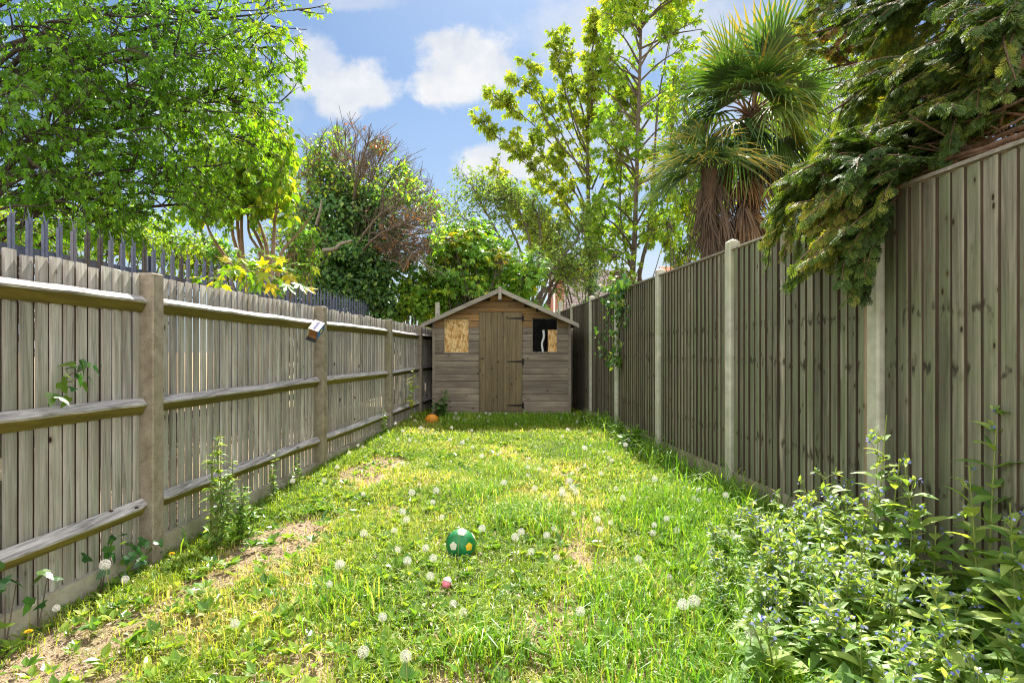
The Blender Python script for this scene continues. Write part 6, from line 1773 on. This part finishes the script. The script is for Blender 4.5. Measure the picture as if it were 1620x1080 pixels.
# ================================================================== sky, sun, camera
SUN_AZ, SUN_EL = math.radians(2.2), math.radians(47)
def sky():
    w = bpy.data.worlds.new('World'); scene.world = w; w.use_nodes = True
    nt = w.node_tree; nt.nodes.clear(); g = G(nt)
    st = g.n('ShaderNodeTexSky', sky_type='NISHITA'); st.sun_disc = False; st.sun_elevation = SUN_EL; st.sun_rotation = SUN_AZ
    st.air_density = 1.0; st.dust_density = .6; st.ozone_density = 2.0; st.altitude = 0
    d = g.coord('Generated'); s = g.sep(d)
    yy = g.math('MAXIMUM', s[1], .02)
    u = g.math('DIVIDE', s[0], yy); v = g.math('DIVIDE', s[2], yy)
    uv = g.comb(u, v, 0.)
    n1 = g.noise(uv, 7.0, 8, .62); n2 = g.noise(uv, 9.0, 6, .6); n3 = g.noise(uv, 16., 4, .6)
    m = None
    def X(px): return (px - 810) / F
    def Z(py): return (556 - py) / F
    for px, py, a, b, soft, dens in ((738, 100, 78, 62, .55, 1.0), (700, 140, 62, 36, .5, 1.0), (775, 110, 46, 40, .6, .95), (560, 140, 80, 48, .6, .95), (500, 110, 60, 50, .7, .8), (805, 258, 74, 34, .6, .95), (860, 240, 60, 40, .8, .7), (960, 60, 150, 70, 1.2, .6), (560, 5, 70, 14, .9, .4), (1060, 30, 120, 80, 1.2, .6), (1000, 200, 120, 90, 1.3, .5), (300, 160, 160, 90, 1.2, .6), (1300, 120, 200, 150, 1.3, .6), (820, 440, 300, 50, 1.2, .5)):
        e = g.math('ADD', g.math('POWER', g.math('DIVIDE', g.math('SUBTRACT', u, X(px)), a / F), 2.), g.math('POWER', g.math('DIVIDE', g.math('SUBTRACT', v, Z(py)), b / F), 2.))
        e = g.math('SQRT', e)
        e = g.math('ADD', e, g.math('MULTIPLY', g.math('SUBTRACT', n1, .5), 2.3))
        e = g.math('ADD', e, g.math('MULTIPLY', g.math('SUBTRACT', n3, .5), 1.0))
        k = g.n('ShaderNodeMapRange', interpolation_type='SMOOTHSTEP'); g.val(k.inputs[0], e); k.inputs[1].default_value = 1.0 + soft * .35; k.inputs[2].default_value = 1.0 - soft * .65; k.inputs[3].default_value = 0; k.inputs[4].default_value = dens
        m = k.outputs[0] if m is None else g.math('MAXIMUM', m, k.outputs[0])
    front = g.mapr(s[1], .15, .3)
    m = g.math('MULTIPLY', m, front)
    # invented bright cloud behind the camera, added to fill the shaded faces
    bk = g.math('MULTIPLY', g.mapr(g.noise(d, 2.6, 5, .55), .40, .56, 0, 1.), g.math('SUBTRACT', 1., g.mapr(s[1], -.05, .25)))
    shade = g.ramp(n2, [(.3, CLOUD_DARK), (.7, CLOUD_LIGHT)])
    # thin pale veil towards the horizon
    veil = g.mapr(s[2], .40, .02, .0, .6)
    base = g.mix(veil, g.mix(1.0, st.outputs[0], SKY_TINT, 'MULTIPLY'), VEIL)
    c = g.mix(m, base, shade)
    c = g.mix(bk, c, CLOUD_FILL)   # unseen cloud added as fill light
    bg = g.n('ShaderNodeBackground'); g.l(c, bg.inputs[0]); bg.inputs[1].default_value = SKY_STR
    o = g.n('ShaderNodeOutputWorld'); g.l(bg.outputs[0], o.inputs[0])
CLOUD_DARK, CLOUD_LIGHT = (5.0, 5.4, 6.1), (7.3, 7.2, 7.1)
CLOUD_FILL = (23., 22.5, 22.)
SKY_TINT = (.62, .74, .83); VEIL = (5.0, 5.6, 6.4)
SKY_STR = .05
sky()
sl = bpy.data.lights.new('sun', 'SUN'); sl.energy = 5.0; sl.angle = math.radians(.53); sl.color = (1., .94, .84)
so = bpy.data.objects.new('sun', sl); COL.objects.link(so)
sd = Vector((math.sin(SUN_AZ) * math.cos(SUN_EL), math.cos(SUN_AZ) * math.cos(SUN_EL), math.sin(SUN_EL)))
so.rotation_euler = (-sd).to_track_quat('-Z', 'Y').to_euler(); so.location = sd * 40

cam = bpy.data.cameras.new('camera'); cam.sensor_width = 36; cam.lens = 36 * F / 1620; cam.shift_y = 16 / 1620; cam.clip_start = .05; cam.clip_end = 2000
co = bpy.data.objects.new('camera', cam); COL.objects.link(co); co.location = (0, 0, CAMZ); co.rotation_euler = (math.radians(90), 0, 0)
scene.camera = co

vs = scene.view_settings; scene.display_settings.display_device = 'sRGB'
vs.view_transform = 'Standard'; vs.look = 'None'; vs.exposure = 1.5; vs.gamma = 1.0
cy = scene.cycles
cy.max_bounces = 6; cy.diffuse_bounces = 3; cy.glossy_bounces = 2; cy.transmission_bounces = 4; cy.transparent_max_bounces = 8
cy.caustics_reflective = False; cy.caustics_refractive = False; cy.filter_width = 1.1; cy.sample_clamp_indirect = 3
cy.use_denoising = True; cy.denoiser = 'OPENIMAGEDENOISE'; cy.denoising_prefilter = 'NONE'
